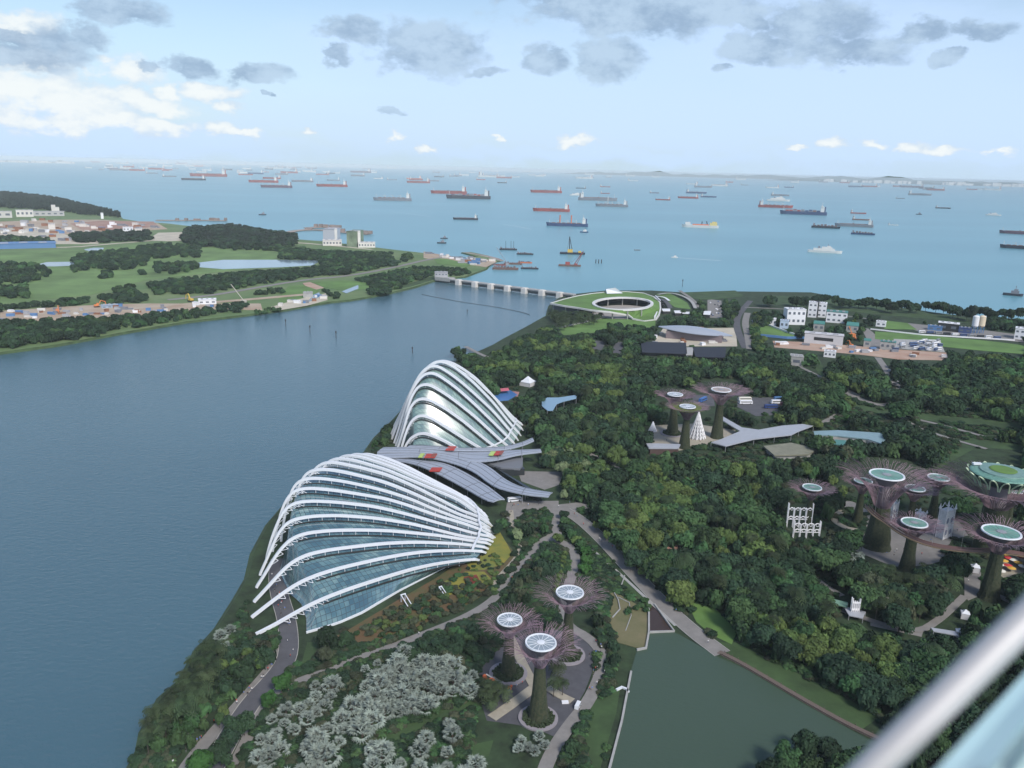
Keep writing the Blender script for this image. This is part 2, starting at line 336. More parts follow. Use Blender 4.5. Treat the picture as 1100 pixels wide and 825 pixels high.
sheet('flower_bank',[(500,603),(520,596),(527,580),(520,560),(535,568),(545,585),(550,595),(540,606),(520,612),(505,612)],2.64,M_bed_y)
sheet('flower_bank',[(470,628),(500,614),(520,614),(528,622),(505,632),(480,640)],2.64,M_bed_y)
sheet('flower_bank',[(498,620),(512,617),(516,625),(500,629)],2.70,mat('red_bed',(.16,.03,.02),.95,var=.3,vscale=.3))
openarea([(500,603),(520,596),(527,560),(540,560),(555,590),(540,612)])
for nm,pl,z,m in (
 ('plaza',[(591,543),(634,538),(634,546),(618,549),(604,550),(602,562),(604,572),(600,581),(585,586),(577,590),(572,584),(590,573),(593,560),(589,548)],2.60,M_path),
 ('plaza',[(545,538),(600,538),(600,546),(566,548),(556,556),(552,568),(546,566),(543,550)],2.585,M_path),
 ('plaza',[(556,506),(606,507),(600,521),(585,526),(560,517)],2.58,M_path),
 ('plaza',[(515,717),(541,692),(556,684),(592,676),(622,681),(638,699),(636,722),(628,743),(612,769),(597,792),(575,782),(553,778),(523,774),(514,745)],2.58,M_dplaza),
 ('terrace',[(655,632),(668,640),(694,655),(697,668),(694,697),(682,695),(664,690),(652,665)],2.75,M_terr),
 ('lawn',[(637,753),(666,740),(662,765),(652,800),(645,825),(632,825),(625,790)],2.58,M_grass),
 ('lawn',[(399,792),(433,781),(468,764),(505,753),(520,757),(480,772),(441,792),(418,798),(402,801)],2.58,M_grass),
 ('lawn',[(330,690),(350,688),(338,712),(322,720)],2.58,M_grass),
 ('lawn',[(505,800),(530,795),(525,812),(500,818)],2.58,M_grass),
 ('lawn',[(760,690),(790,690),(840,715),(900,745),(945,770),(925,784),(860,747),(800,712)],2.58,M_grass),
 ('lawn',[(636,590),(645,594),(690,640),(728,672),(722,676),(696,650),(655,622),(650,606)],2.57,M_grass),
 ('lawn',[(735,640),(765,650),(792,678),(786,692),(765,682),(748,668)],2.6,M_grass_l),('lawn',[(1000,508),(1040,470),(1100,478),(1100,484),(1050,480)],2.6,M_grass),('lawn',[(905,431),(950,440),(1100,455),(1100,462),(1000,452),(930,443)],2.6,M_grass),
 ('pool',[(697,648),(703,650),(724,676),(697,680)],2.66,mat('brown_pool',(.05,.03,.02),.15)),
 ('plaza',[(890,540),(915,538),(932,548),(930,572),(915,590),(948,604),(968,610),(1000,606),(1012,602),(1022,580),(1040,575),(1030,560),(1000,556),(950,556)],2.58,M_path),
 ('plaza',[(1036,610),(1054,612),(1052,640),(1040,645),(1036,640)],2.58,M_path),
 ('plaza',[(1066,595),(1130,598),(1130,620),(1080,622),(1066,612)],2.58,M_beige),
 ('plaza',[(935,666),(992,677),(990,684),(935,672)],2.58,M_path),
 ('plaza',[(700,457),(745,455),(790,462),(790,474),(765,476),(730,484),(700,480)],2.58,M_beige),
 ('car_park',[(744,424),(766,424),(768,436),(744,436)],2.58,M_asph),
 ('car_park',[(792,427),(836,427),(845,436),(828,446),(812,447),(792,437)],2.58,M_asph),
 ('car_park',[(640,366),(652,366),(646,376),(636,375)],2.58,M_asph),
 ('car_park',[(661,367),(673,368),(665,381),(657,380)],2.58,M_asph),
 ('car_park',[(760,321),(775,323),(776,342),(760,341)],2.6,M_path),
 ('plaza',[(712,353),(790,352),(792,372),(700,372)],2.58,M_sand),
 ('lawn',[(600,352),(650,341),(680,338),(704,343),(704,356),(640,357),(605,360)],2.8,M_grass_l),
 ('lawn',[(705,316),(720,315),(738,325),(742,332),(725,330)],2.8,M_grass_l),
 ('lawn',[(733,314),(790,312),(800,318),(760,322),(740,320)],2.8,M_grass),
 ('lawn',[(816,349),(826,350),(862,362),(845,363),(817,360)],2.8,M_grass_l),
 ('lawn',[(940,356),(960,357),(1060,366),(1110,372),(1110,381),(1050,376),(960,367),(940,364)],2.8,M_grass_l),
 ('lawn',[(950,344),(975,347),(985,354),(950,353)],2.8,M_grass_l),
 ('lawn',[(820,317),(900,320),(1000,335),(1040,342),(1040,347),(950,338),(820,326)],2.7,M_grass),
 ('earthworks',[(830,366),(880,368),(925,372),(960,375),(1018,379),(1018,387),(965,386),(925,381),(880,377),(832,373)],2.65,M_red_earth),
 ('yard',[(925,352),(933,353),(955,372),(965,374),(950,376),(935,372)],2.75,M_path),
 ('yard',[(960,346),(1060,355),(1100,360),(1100,368),(1060,363),(990,357),(975,352)],2.7,M_path),
 ('yard',[(960,364),(1010,366),(1015,378),(960,374)],2.9,M_conc),
 ('lawn',[(868,388),(880,386),(890,404),(884,406)],2.7,M_grass),
):
    sheet(nm,pl,z,m); openarea(pl)
sheet('lawn',[(592,350),(600,352),(605,360),(596,356)],2.7,M_grass)
# paths : name, centreline px, width m, clear width px, material
PTH=[('promenade',[(606,548),(622,557),(645,577),(681,616),(714,651),(745,679),(776,702)],8.5,10,M_path),
 ('boardwalk',[(772,700),(800,714),(860,750),(925,786),(1010,821),(1060,850)],3.,5,M_timber),
 ('garden_path',[(250,825),(285,752),(320,731),(349,722),(381,708),(414,697),(458,680),(502,662),(531,644),(546,624),(560,607),(577,587)],4.2,9,M_path),
 ('bay_promenade',[(178,860),(205,815),(240,775),(270,742),(296,712),(303,690)],5.,10,M_path),
 ('arcade_road',[(215,850),(262,762),(300,722),(311,702),(309,668),(300,640),(297,618),(300,600)],8.,20,M_asph),
 ('garden_path',[(549,548),(551,568),(558,582),(559,592),(551,604),(540,615),(530,628)],2.6,4,M_beige),
 ('garden_path',[(598,580),(612,586),(619,597),(616,612),(610,630),(604,660),(612,674),(632,684),(648,702),(648,718),(633,753),(612,778),(592,808),(580,840)],5.,12,M_path),
 ('lakeside_path',[(636,590),(668,618),(700,648),(726,672)],1.6,3,M_conc),
 ('road',[(801,374),(795,362),(791,350),(792,340),(799,331),(806,323)],9,6,M_asph),
 ('road',[(806,375),(803,358),(800,347),(803,336)],9,5,M_path),
 ('road',[(800,330),(850,332),(900,338),(960,346),(1100,360)],5,2,M_path),
 ('road',[(943,384),(953,398),(960,411),(972,423),(962,432),(945,436),(920,427),(905,420)],7,6,M_path),
 ('service_road',[(858,462),(878,457),(899,446),(908,438)],5,4,M_path),
 ('service_road',[(840,388),(858,393),(880,404),(900,414),(925,426)],4,3,M_path),
 ('service_road',[(984,450),(1010,456),(1040,464),(1070,472)],4,4,M_path),
 ('car_park',[(1010,436),(1050,440),(1090,445)],6,3,M_asph),
 ('road',[(730,312),(745,322),(750,330)],6,4,M_path),
 ('garden_path',[(1069,638),(1090,648),(1120,662)],4,5,M_path),
 ('garden_path',[(905,548),(893,556),(905,566),(925,570)],4,5,M_beige),
 ('garden_path',[(528,771),(550,756),(574,738)],4.2,9,M_beige),
 ('garden_path',[(574,737),(560,710),(548,684)],4.,8,M_beige),
 ('garden_path',[(588,738),(602,747),(615,753)],3.6,6,M_beige),
 ('garden_path',[(500,372),(515,380),(530,386)],5,4,M_path),
 ('garden_path',[(765,584),(790,602),(815,622),(835,628)],3,4,M_path),('garden_path',[(862,608),(880,625),(905,640)],3.4,5,M_path),('garden_path',[(1036,640),(1010,665),(985,680),(940,668),(905,655)],3.5,5,M_path),('garden_path',[(660,490),(690,505),(705,520)],4,4,M_path),('garden_path',[(632,487),(655,495),(672,512),(668,520)],4,4,M_path),('garden_path',[(965,448),(985,458),(1010,468),(1060,482)],4,3,M_path),
 ('golf_road',[(-60,343),(40,341),(120,334),(180,328),(250,323),(330,316)],16,5,M_earth),
 ('golf_road',[(180,322),(230,317),(280,308),(330,300),(370,297),(420,288),(470,276),(500,277)],12,4,M_path),
 ('golf_road',[(0,262),(60,267),(130,261),(180,257),(280,258),(340,262),(400,268)],14,3,M_sand)]
for i,(nm,cl,wd,wpx,m) in enumerate(PTH):
    path(nm,cl,wd,2.66+.012*i,m,kerb=M_kerb if nm in('promenade','arcade_road') else None); openstrip(cl,wpx)
# kerb-like low walls round lake and terraces
def lowwall(name,px,z,hh,wd,m,label,cat='wall'):
    b=MB(); b.beam([(*P(x,y,z)[:2],z+hh/2) for x,y in px],wd,hh); return tag(b.build(name,m),label,cat)
lowwall('stone_edging',[(645,860),(655,825),(668,775),(678,722)],2.6,.7,.8,M_conc,'pale stone edging along the west shore of the lake','wall')
lowwall('stone_edging',[(684,699),(694,697),(697,680),(697,648)],2.6,.9,.8,M_conc,'pale stone edging of the brown terrace corner by the lake','wall')
lowwall('stone_edging',[(697,680),(724,679),(703,650)],2.6,.9,.7,M_conc,'pale stone edging round the small brown pool','wall')
lowwall('terrace_wall',[(671,619),(668,628),(660,638),(664,645),(666,655),(658,664)],2.6,.7,.4,M_conc,'thin pale curved wall beside the grass terraces','wall')
lowwall('terrace_wall',[(664,642),(676,648),(678,662),(672,678)],2.6,.5,.3,M_conc,'thin grey wall crossing the olive terraces','wall')
lowwall('terrace_wall',[(640,595),(650,604),(658,612),(652,625),(640,637)],2.6,.6,.35,M_conc,'curved pale wall round the reed bed near the promenade','wall')
b=MB()
for cx_,s in ((0,1),(0,-1)):
    pass
cl=smooth_poly([P(x,y,2.6) for x,y in [(776,702),(800,714),(860,750),(925,786),(1010,821)]],2)
l,r=ribbon_pts(cl,3.)
for i in range(0,len(l)): b.tube([(*r[i],1.9),(*r[i],3.3)],.12,5); b.tube([(*l[i],1.9),(*l[i],3.3)],.12,5)
b.beam([(*p,3.3) for p in r],.12,.12); b.beam([(*p,3.0) for p in r],.06,.3)
tag(b.build('boardwalk_railing',M_timber),'dark railing of the timber boardwalk along the lake','railing')
# ------------------------------------------------------------------ glass
def glassmat(name,c1,c2,c3,sx,sy,rough=.12,ang=0.):
    m=bpy.data.materials.new(name); m.use_nodes=True; t=m.node_tree; b=t.nodes['Principled BSDF']; L=t.links.new
    uv=N(t,'ShaderNodeUVMap'); mp=N(t,'ShaderNodeMapping'); mp.inputs['Scale'].default_value=(sx,sy,1); L(uv.outputs[0],mp.inputs[0])
    fl=N(t,'ShaderNodeVectorMath',operation='FLOOR'); L(mp.outputs[0],fl.inputs[0])
    wn=N(t,'ShaderNodeTexWhiteNoise'); wn.noise_dimensions='2D'; L(fl.outputs[0],wn.inputs['Vector'])
    g=N(t,'ShaderNodeNewGeometry'); n=N(t,'ShaderNodeTexNoise'); n.inputs['Scale'].default_value=.07; n.inputs['Detail'].default_value=4; L(g.outputs[0],n.inputs[0])
    cr=N(t,'ShaderNodeValToRGB'); a=N(t,'ShaderNodeMath',operation='MULTIPLY_ADD'); L(wn.outputs['Value'],a.inputs[0]); a.inputs[1].default_value=.26; 
    s=N(t,'ShaderNodeMath',operation='SUBTRACT'); L(n.outputs[0],s.inputs[0]); s.inputs[1].default_value=.13; L(s.outputs[0],a.inputs[2]); L(a.outputs[0],cr.inputs[0])
    e=cr.color_ramp.elements; e[0].position=.3; e[0].color=(*c1,1); e[1].position=.72; e[1].color=(*c3,1); q=cr.color_ramp.elements.new(.5); q.color=(*c2,1)
    fr=N(t,'ShaderNodeVectorMath',operation='FRACTION'); L(mp.outputs[0],fr.inputs[0]); sp=N(t,'ShaderNodeSeparateXYZ'); L(fr.outputs[0],sp.inputs[0])
    mn=N(t,'ShaderNodeMath',operation='MINIMUM'); L(sp.outputs[0],mn.inputs[0]); L(sp.outputs[1],mn.inputs[1])
    lt=N(t,'ShaderNodeMath',operation='LESS_THAN'); L(mn.outputs[0],lt.inputs[0]); lt.inputs[1].default_value=.10
    mi=N(t,'ShaderNodeMix',data_type='RGBA'); L(lt.outputs[0],mi.inputs[0]); L(cr.outputs[0],mi.inputs[6]); mi.inputs[7].default_value=(.05,.07,.08,1); L(mi.outputs[2],b.inputs['Base Color'])
    b.inputs['Roughness'].default_value=rough; b.inputs['IOR'].default_value=2.3
    nb=N(t,'ShaderNodeVectorMath',operation='SCALE'); L(wn.outputs['Color'],nb.inputs[0]); nb.inputs['Scale'].default_value=.012
    ad=N(t,'ShaderNodeVectorMath',operation='ADD'); L(nb.outputs[0],ad.inputs[0]); L(g.outputs['Normal'],ad.inputs[1]); L(ad.outputs[0],b.inputs['Normal'])
    return m
M_gfd=glassmat('dome_glass',(.045,.105,.135),(.08,.165,.19),(.17,.27,.27),1,1)
M_gcf=glassmat('tall_dome_glass',(.06,.12,.14),(.13,.23,.21),(.24,.35,.30),1,1,rough=.3)
def grid_mesh(rows,uvs,name,m,parent,label=None):
    K=len(rows); n=len(rows[0]); v=[tuple(map(float,p)) for r in rows for p in r]
    f=[(i*n+j,i*n+j+1,(i+1)*n+j+1,(i+1)*n+j) for i in range(K-1) for j in range(n-1)]
    me=bpy.data.meshes.new(name); me.from_pydata(v,[],f); me.materials.append(m)
    ul=me.uv_layers.new(name='UVMap'); 
    for p in me.polygons:
        for li in p.loop_indices: ul.data[li].uv=uvs[me.loops[li].vertex_index]
    me.polygons.foreach_set('use_smooth',[True]*len(f)); o=bpy.data.objects.new(name,me); C.collection.objects.link(o); o.parent=parent; return o
# normalised rib profiles measured rib by rib: (share of the way along, height)
FD_A=[(-107.9, 309.6), (-114.0, 322.9), (-117.1, 336.1), (-120.1, 349.3), (-122.2, 361.6), (-123.2, 374.8), (-123.3, 387.1), (-122.3, 399.3), (-120.3, 412.6), (-118.4, 425.9), (-115.4, 438.2), (-111.3, 451.5), (-107.3, 463.8), (-102.3, 476.1), (-96.3, 487.4), (-89.2, 497.7)]
FD_B=[(-17.2, 377.9), (-14.1, 387.1), (-13.1, 392.2), (-12.1, 397.3), (-11.1, 400.9), (-11.1, 405.5), (-10.1, 409.6), (-11.1, 414.7), (-12.1, 419.8), (-12.1, 425.0), (-13.2, 429.1), (-14.2, 434.2), (-15.2, 438.3), (-17.2, 442.4), (-20.2, 447.5), (-24.3, 452.6)]
FD_P=[[(0, 3), (0.07, 4.61), (0.14, 6.82), (0.21, 8.83), (0.28, 10.14), (0.389, 11.04), (0.499, 11.24), (0.559, 11.34), (0.68, 11.24), (0.79, 10.23), (0.92, 8.02), (1, 6)], [(0, 3), (0.08, 8.33), (0.15, 12.56), (0.2, 14.67), (0.269, 15.98), (0.359, 16.48), (0.489, 16.18), (0.549, 15.98), (0.66, 14.97), (0.77, 12.96), (0.91, 9.33), (1, 6)], [(0, 3), (0.07, 10.75), (0.12, 16.49), (0.16, 19.71), (0.219, 21.73), (0.309, 21.83), (0.429, 20.72), (0.549, 19.31), (0.68, 16.69), (0.82, 12.76), (0.93, 9.03), (1, 6)], [(0, 3), (0.04, 10.05), (0.08, 17.8), (0.12, 23.24), (0.15, 25.96), (0.209, 27.38), (0.309, 26.77), (0.429, 24.66), (0.55, 21.93), (0.65, 18.81), (0.76, 15.38), (0.9, 9.83), (1, 6)], [(0, 3), (0.04, 13.17), (0.08, 24.16), (0.11, 28.59), (0.149, 30.71), (0.229, 31.21), (0.329, 30.11), (0.48, 26.58), (0.54, 24.56), (0.65, 20.63), (0.75, 16.09), (0.89, 9.53), (1, 6)], [(0, 3), (0.02, 13.08), (0.05, 22.15), (0.08, 30.21), (0.11, 33.24), (0.149, 34.75), (0.209, 34.65), (0.309, 33.04), (0.46, 29.31), (0.53, 26.78), (0.63, 22.65), (0.74, 17.6), (0.93, 8.52), (1, 6)], [(0, 3), (0.02, 14.59), (0.05, 27.2), (0.08, 34.06), (0.109, 36.68), (0.149, 37.49), (0.189, 37.39), (0.29, 35.47), (0.45, 31.23), (0.52, 29.21), (0.63, 24.27), (0.74, 18.31), (0.91, 9.03), (1, 6)], [(0, 3), (0.02, 16.11), (0.05, 30.23), (0.08, 36.29), (0.119, 38.51), (0.189, 38.71), (0.3, 36.59), (0.43, 32.75), (0.5, 30.33), (0.62, 25.28), (0.73, 18.82), (0.9, 8.22), (1, 6)], [(0, 3), (0.02, 16.11), (0.05, 31.25), (0.09, 37.61), (0.15, 39.43), (0.2, 39.12), (0.27, 37.81), (0.42, 33.67), (0.49, 31.24), (0.61, 25.69), (0.73, 19.23), (0.91, 7.82), (1, 6)], [(0, 3), (0.03, 18.14), (0.07, 33.79), (0.13, 38.53), (0.19, 39.03), (0.33, 36.2), (0.47, 32.26), (0.59, 26.81), (0.72, 19.84), (0.92, 7.52), (1, 6)], [(0, 3), (0.04, 19.15), (0.09, 34.3), (0.16, 37.33), (0.26, 36.62), (0.44, 31.97), (0.64, 24.08), (0.85, 11.66), (1, 6)], [(0, 3), (0.04, 18.03), (0.09, 32.12), (0.16, 34.94), (0.26, 34.27), (0.44, 29.94), (0.64, 22.61), (0.85, 11.05), (1, 6)], [(0, 3), (0.04, 16.58), (0.09, 29.31), (0.16, 31.85), (0.26, 31.25), (0.44, 27.34), (0.64, 20.71), (0.85, 10.27), (1, 6)], [(0, 3), (0.04, 14.8), (0.09, 25.87), (0.16, 28.08), (0.26, 27.56), (0.44, 24.16), (0.64, 18.39), (0.85, 9.32), (1, 6)], [(0, 3), (0.04, 12.54), (0.09, 21.49), (0.16, 23.27), (0.26, 22.85), (0.44, 20.1), (0.64, 15.44), (0.85, 8.1), (1, 6)], [(0, 3), (0.04, 9.79), (0.09, 16.16), (0.16, 17.43), (0.26, 17.13), (0.44, 15.17), (0.64, 11.85), (0.85, 6.62), (1, 6)]]
CF_A=[(-75.1, 539.9), (-78.1, 546.0), (-81.2, 551.2), (-83.2, 557.4), (-85.3, 563.5), (-88.4, 571.8), (-90.4, 580.1), (-91.4, 590.4), (-89.4, 602.8), (-85.4, 614.1)]
CF_B=[(-27.4, 533.7), (-16.2, 543.0), (-8.1, 551.3), (-2.0, 557.4), (2.0, 565.7), (4.1, 577.0), (6.1, 588.4), (8.1, 599.8), (8.1, 611.1), (4.1, 621.5)]
CF_P=[[(0, 3), (0.02, 9.08), (0.1, 15.35), (0.21, 18.9), (0.31, 19.7), (0.43, 18.28), (0.64, 14.33), (0.78, 10.47), (1, 5)], [(0, 3), (0.02, 8.06), (0.06, 17.08), (0.12, 25.79), (0.19, 29.64), (0.26, 30.45), (0.37, 28.32), (0.53, 22.34), (0.72, 14.93), (0.8, 12.1), (0.9, 8.45), (1, 5)], [(0, 3), (0.03, 9.08), (0.08, 22.35), (0.12, 33.5), (0.18, 39.68), (0.25, 41.2), (0.33, 39.88), (0.47, 34.2), (0.65, 24.87), (0.76, 17.98), (0.93, 7.74), (1, 5)], [(0, 3), (0.03, 9.59), (0.08, 23.77), (0.13, 38.27), (0.19, 47.9), (0.26, 50.23), (0.32, 49.12), (0.44, 43.33), (0.54, 37.45), (0.71, 26.39), (0.98, 6.01), (1, 5)], [(0, 3), (0.03, 11.11), (0.08, 26.31), (0.15, 43.95), (0.23, 54.6), (0.3, 57.04), (0.36, 55.72), (0.48, 48.51), (0.55, 43.54), (0.68, 33.3), (0.91, 13.31), (1, 5)], [(0, 3), (0.04, 13.14), (0.12, 33.42), (0.21, 50.66), (0.26, 57.05), (0.32, 59.99), (0.38, 59.28), (0.47, 53.7), (0.55, 48.12), (0.66, 38.99), (0.81, 25.79), (0.96, 9.36), (1, 5)], [(0, 3), (0.04, 12.13), (0.14, 34.44), (0.24, 51.69), (0.3, 57.78), (0.35, 60.82), (0.41, 60.82), (0.5, 56.35), (0.64, 44.88), (0.79, 29.76), (0.96, 8.75), (1, 5)], [(0, 3), (0.05, 13.14), (0.15, 34.45), (0.26, 51.19), (0.32, 56.98), (0.38, 59.01), (0.44, 58.0), (0.51, 54.75), (0.64, 45.61), (0.78, 30.78), (0.96, 8.05), (1, 5)], [(0, 3), (0.05, 11.72), (0.15, 30.05), (0.26, 44.46), (0.32, 49.44), (0.38, 51.18), (0.44, 50.31), (0.51, 47.51), (0.64, 39.65), (0.78, 26.9), (0.96, 7.34), (1, 5)], [(0, 3), (0.05, 9.7), (0.15, 23.77), (0.26, 34.82), (0.32, 38.64), (0.38, 39.98), (0.44, 39.31), (0.51, 37.16), (0.64, 31.13), (0.78, 21.34), (0.96, 6.32), (1, 5)]]
for k in range(6,16):
    FD_P[k]=[(a,z) for a,z in FD_P[k] if a<.8]+[(.86,6+(FD_P[k][-2][1]-6)*1+ (4.2 if k<12 else 2.6)),(.93,9.6 if k<12 else 8.4),(.975,7.8),(1,5)]
def prof_curve(A,B,prof,n=64):
    s=np.array([p[0] for p in prof]); z=np.array([p[1] for p in prof]); t=(1-np.cos(np.linspace(0,1,n)**.8*math.pi))/2; t=np.linspace(0,1,n)**1.35
    zz=np.interp(t,s,z)
    for _ in range(5): zz[1:-1]=(zz[:-2]+2*zz[1:-1]+zz[2:])/4
    A=np.array(A,float);B=np.array(B,float); return t,np.column_stack([A[0]+(B[0]-A[0])*t,A[1]+(B[1]-A[1])*t,zz])
def shell(name,label,As,Bs,Ps,s0,off,ribw,ribd,front,glassm,cell,endspike):
    root=empty(name,(As[0][0],As[0][1],0),label,'glasshouse'); ox,oy=As[0]; O=np.array([ox,oy,0])
    rows=[];uv=[];curves=[]
    for i,(A,B,Pf) in enumerate(zip(As,Bs,Ps)):
        t,c=prof_curve(A,B,Pf); curves.append((t,c))
    fr=[]
    L0=np.linalg.norm(curves[0][1][-1]-curves[0][1][0])
    allrows=[]
    for i,(t,c) in enumerate(curves):
        q=c.copy(); s=s0[min(i,len(s0)-1)]
        tt=s+(1-s)*t; q=np.column_stack([np.interp(tt,t,c[:,k]) for k in range(3)])
        k=np.clip((tt-s)/.055,0,1); k=k*k*(3-2*k)
        q[:,2]=3+(np.maximum(q[:,2]-off*np.clip((q[:,2]-3)/8,0,1),3.0)-3)*k; allrows.append(q)
    fp=np.array(front,float); fd=np.r_[0,np.cumsum(np.linalg.norm(np.diff(fp,axis=0),axis=1))]; fd/=fd[-1]; tt=np.linspace(0,1,64)**1.35
    f0=np.column_stack([np.interp(tt,fd,fp[:,0]),np.interp(tt,fd,fp[:,1]),np.full(64,3.)])
    rows=[f0]
    seq=[f0]+allrows
    for a,b_ in zip(seq,seq[1:]):
        for u in (.5,1.):
            m_=a*(1-u)+b_*u
            if u==.5: m_[:,2]+=.02*np.linalg.norm(b_-a,axis=1)
            rows.append(m_)
    acc=0; 
    for i,r in enumerate(rows):
        if i: acc+=np.median(np.linalg.norm(r-rows[i-1],axis=1))
        d=np.r_[0,np.cumsum(np.linalg.norm(np.diff(r,axis=0),axis=1))]
        uv+=[(x/cell,acc/cell) for x in d]
    grid_mesh([r-O for r in rows],uv,'glass_shell',glassm,root)
    b=MB(); b.beam([tuple(p-O+np.array([0,0,.15])) for p in f0],.7,.9); b.build('base_kerb',M_white,root)
    tick=[]
    for i,(t,c) in enumerate(curves):
        b=MB(); rw=ribw*(1.35 if len(curves)>12 and i>=8 else 1); wv=[rw*(.5+.5*min(1,(1-x)*3)) for x in t]
        b.beam([tuple(p-O) for p in c],wv,ribd)
        rb=b.build('rib',M_white,root)
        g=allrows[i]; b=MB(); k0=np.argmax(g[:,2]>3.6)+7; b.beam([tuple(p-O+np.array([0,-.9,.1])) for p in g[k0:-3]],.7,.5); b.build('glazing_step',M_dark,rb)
        # struts between rib and glass
        ST=[]; d=np.r_[0,np.cumsum(np.linalg.norm(np.diff(c,axis=0),axis=1))]
        for dd in np.arange(8,d[-1]-4,6.5):
            p=np.array([np.interp(dd,d,c[:,k]) for k in range(3)]); x_=np.interp(dd,d,t)
            if x_<s0[min(i,len(s0)-1)]+.03: continue
            j=np.argmin(np.linalg.norm(g[:,:2]-p[:2],axis=1)); ST.append(([tuple(p-O),tuple(p-O-np.array([0,0,off+.4]))],.16))
        tubes('strut',ST,M_white,rb,4); b=MB()
        # zigzag lattice where the rib leaves the glass on the bay side
        s=s0[min(i,len(s0)-1)]; z0=s*.5; prev=None
        for q in range(7):
            x_=z0+(s+.07-z0)*q/6; p=np.array([np.interp(x_,t,c[:,k]) for k in range(3)]); e=np.array([np.interp(x_+.03,t,c[:,k]) for k in range(3)])+np.array([.9,-.4,-2.6])
            b.tube([tuple(p-O),tuple(e-O)],.14,4)
            if prev is not None: b.tube([tuple(prev-O),tuple(p-O)],.14,4)
            prev=e
        if b.v: b.build('lattice_bracing',M_white,rb)
        if endspike:
            Bp=c[-1]; dr=c[-1]-c[-6]; dr=dr/np.linalg.norm(dr); b=MB(); b.beam([tuple(Bp-O-dr*2),tuple(Bp-O+dr*.8),tuple(Bp-O+dr*3.4+np.array([0,0,-.8]))],[.9,1.7,.25],1.); b.build('rib_foot',M_white,rb)
    b=MB(); ring=[c[int(len(c)*.965)]-O+np.array([0,0,.9]) for t,c in curves[1:]]
    b.beam([tuple(p) for p in ring],1.1,.8); b.build('ring_beam',M_white,root)
    return root
FD=shell('flower_glasshouse','broad low glasshouse with white arched ribs like a clam shell beside the bay',FD_A,FD_B,FD_P,[.20,.19,.14,.11,.08,.07,.06,.05],2.6,1.28,1.2,[(-86.7, 311.7), (-78.7, 316.8), (-73.6, 320.8), (-65.6, 329.0), (-51.5, 349.8), (-33.3, 372.8), (-25.3, 382.0)],M_gfd,2.4,True)
CF=shell('tall_glasshouse','taller pointed glasshouse with white ribs beyond the grey wavy roof',CF_A,CF_B,CF_P,[.10,.10,.09,.09,.09,.08],2.6,1.9,1.6,[(-71.0, 535.7), (-55.8, 529.6), (-40.6, 527.5), (-30.4, 529.6)],M_gcf,2.6,True)
fd_out=[(270,690),(262,665),(268,640),(286,560),(306,510),(340,490),(385,485),(430,496),(480,515),(510,538),(528,570),(522,600),(490,606),(430,640),(390,665),(345,690),(320,690),(306,660),(290,680)]
openarea(fd_out); openarea([(418,486),(424,460),(432,420),(448,396),(475,383),(495,390),(530,425),(562,460),(566,476),(540,486)])
# two open white service stairs in the bank
for x,y,lb in ((433,646,'nearer white open frame in the flower bank below the broad glasshouse'),(473,635,'farther small white frame in the flower bank')):
    p=P(x,y,2.6); r=empty('access_frame',tuple(p),lb,'frame',rz=2.2); s=1.15 if x<450 else .75
    b=MB(); b.box((0,-.9*s,1.6*s),(.35,.3,3.2*s)); b.box((0,.9*s,1.6*s),(.35,.3,3.2*s)); b.box((0,0,3.2*s),(.5,2.4*s,.4)); b.build('frame_post',M_white,r)
    b=MB(); b.beam([(0,-.9*s,3.1*s),(-7*s,-.9*s,.3)],.35,.35); b.beam([(0,.9*s,3.1*s),(-7*s,.9*s,.3)],.35,.35); b.build('sloping_rail',M_white,r)
# ------------------------------------------------------------------ wavy grey roof between the domes
M_roof=mat('zinc_roof',(.36,.40,.47),.5,.2,var=.06,vscale=.5); M_seam=mat('roof_seam',(.14,.15,.17),.6)
def q55(x,y): return (400+x/5.5,460+y/5.5)
arms=[('near short arm',9.0,[(90,172),(170,185),(300,195),(400,205),(480,225),(600,280),(700,345),(782,412)],[(90,186),(170,200),(250,218),(400,275),(520,330),(620,390),(690,425),(715,427)]),
('long sweeping arm',10.6,[(30,137),(150,137),(300,140),(420,150),(500,165),(620,190),(700,225),(780,290),(850,330),(950,355),(1065,372)],[(25,172),(120,178),(230,172),(350,182),(480,208),(600,250),(680,310),(740,345),(800,362),(920,388),(1040,398)]),
('middle arm',12.,[(70,112),(200,116),(400,124),(600,126),(700,124),(850,122),(990,124)],[(30,142),(150,145),(300,150),(450,168),(560,190),(640,192),(760,176),(850,152),(1000,142)]),
('back thin arm',13.2,[(230,100),(380,112),(500,124),(640,112),(780,100),(880,80),(942,58)],[(200,116),(350,128),(480,137),(650,127),(800,116),(900,96),(955,76)])]
vc=empty('visitor_canopy',tuple(P(*q55(400,200),0)),'wavy grey metal roof with curling arms between the two glasshouses','canopy'); vo=np.array(vc.location)
def resample(pl,n):
    p=np.array(pl,float); d=np.r_[0,np.cumsum(np.linalg.norm(np.diff(p,axis=0),axis=1))]; t=np.linspace(0,d[-1],n); return np.column_stack([np.interp(t,d,p[:,k]) for k in range(p.shape[1])])
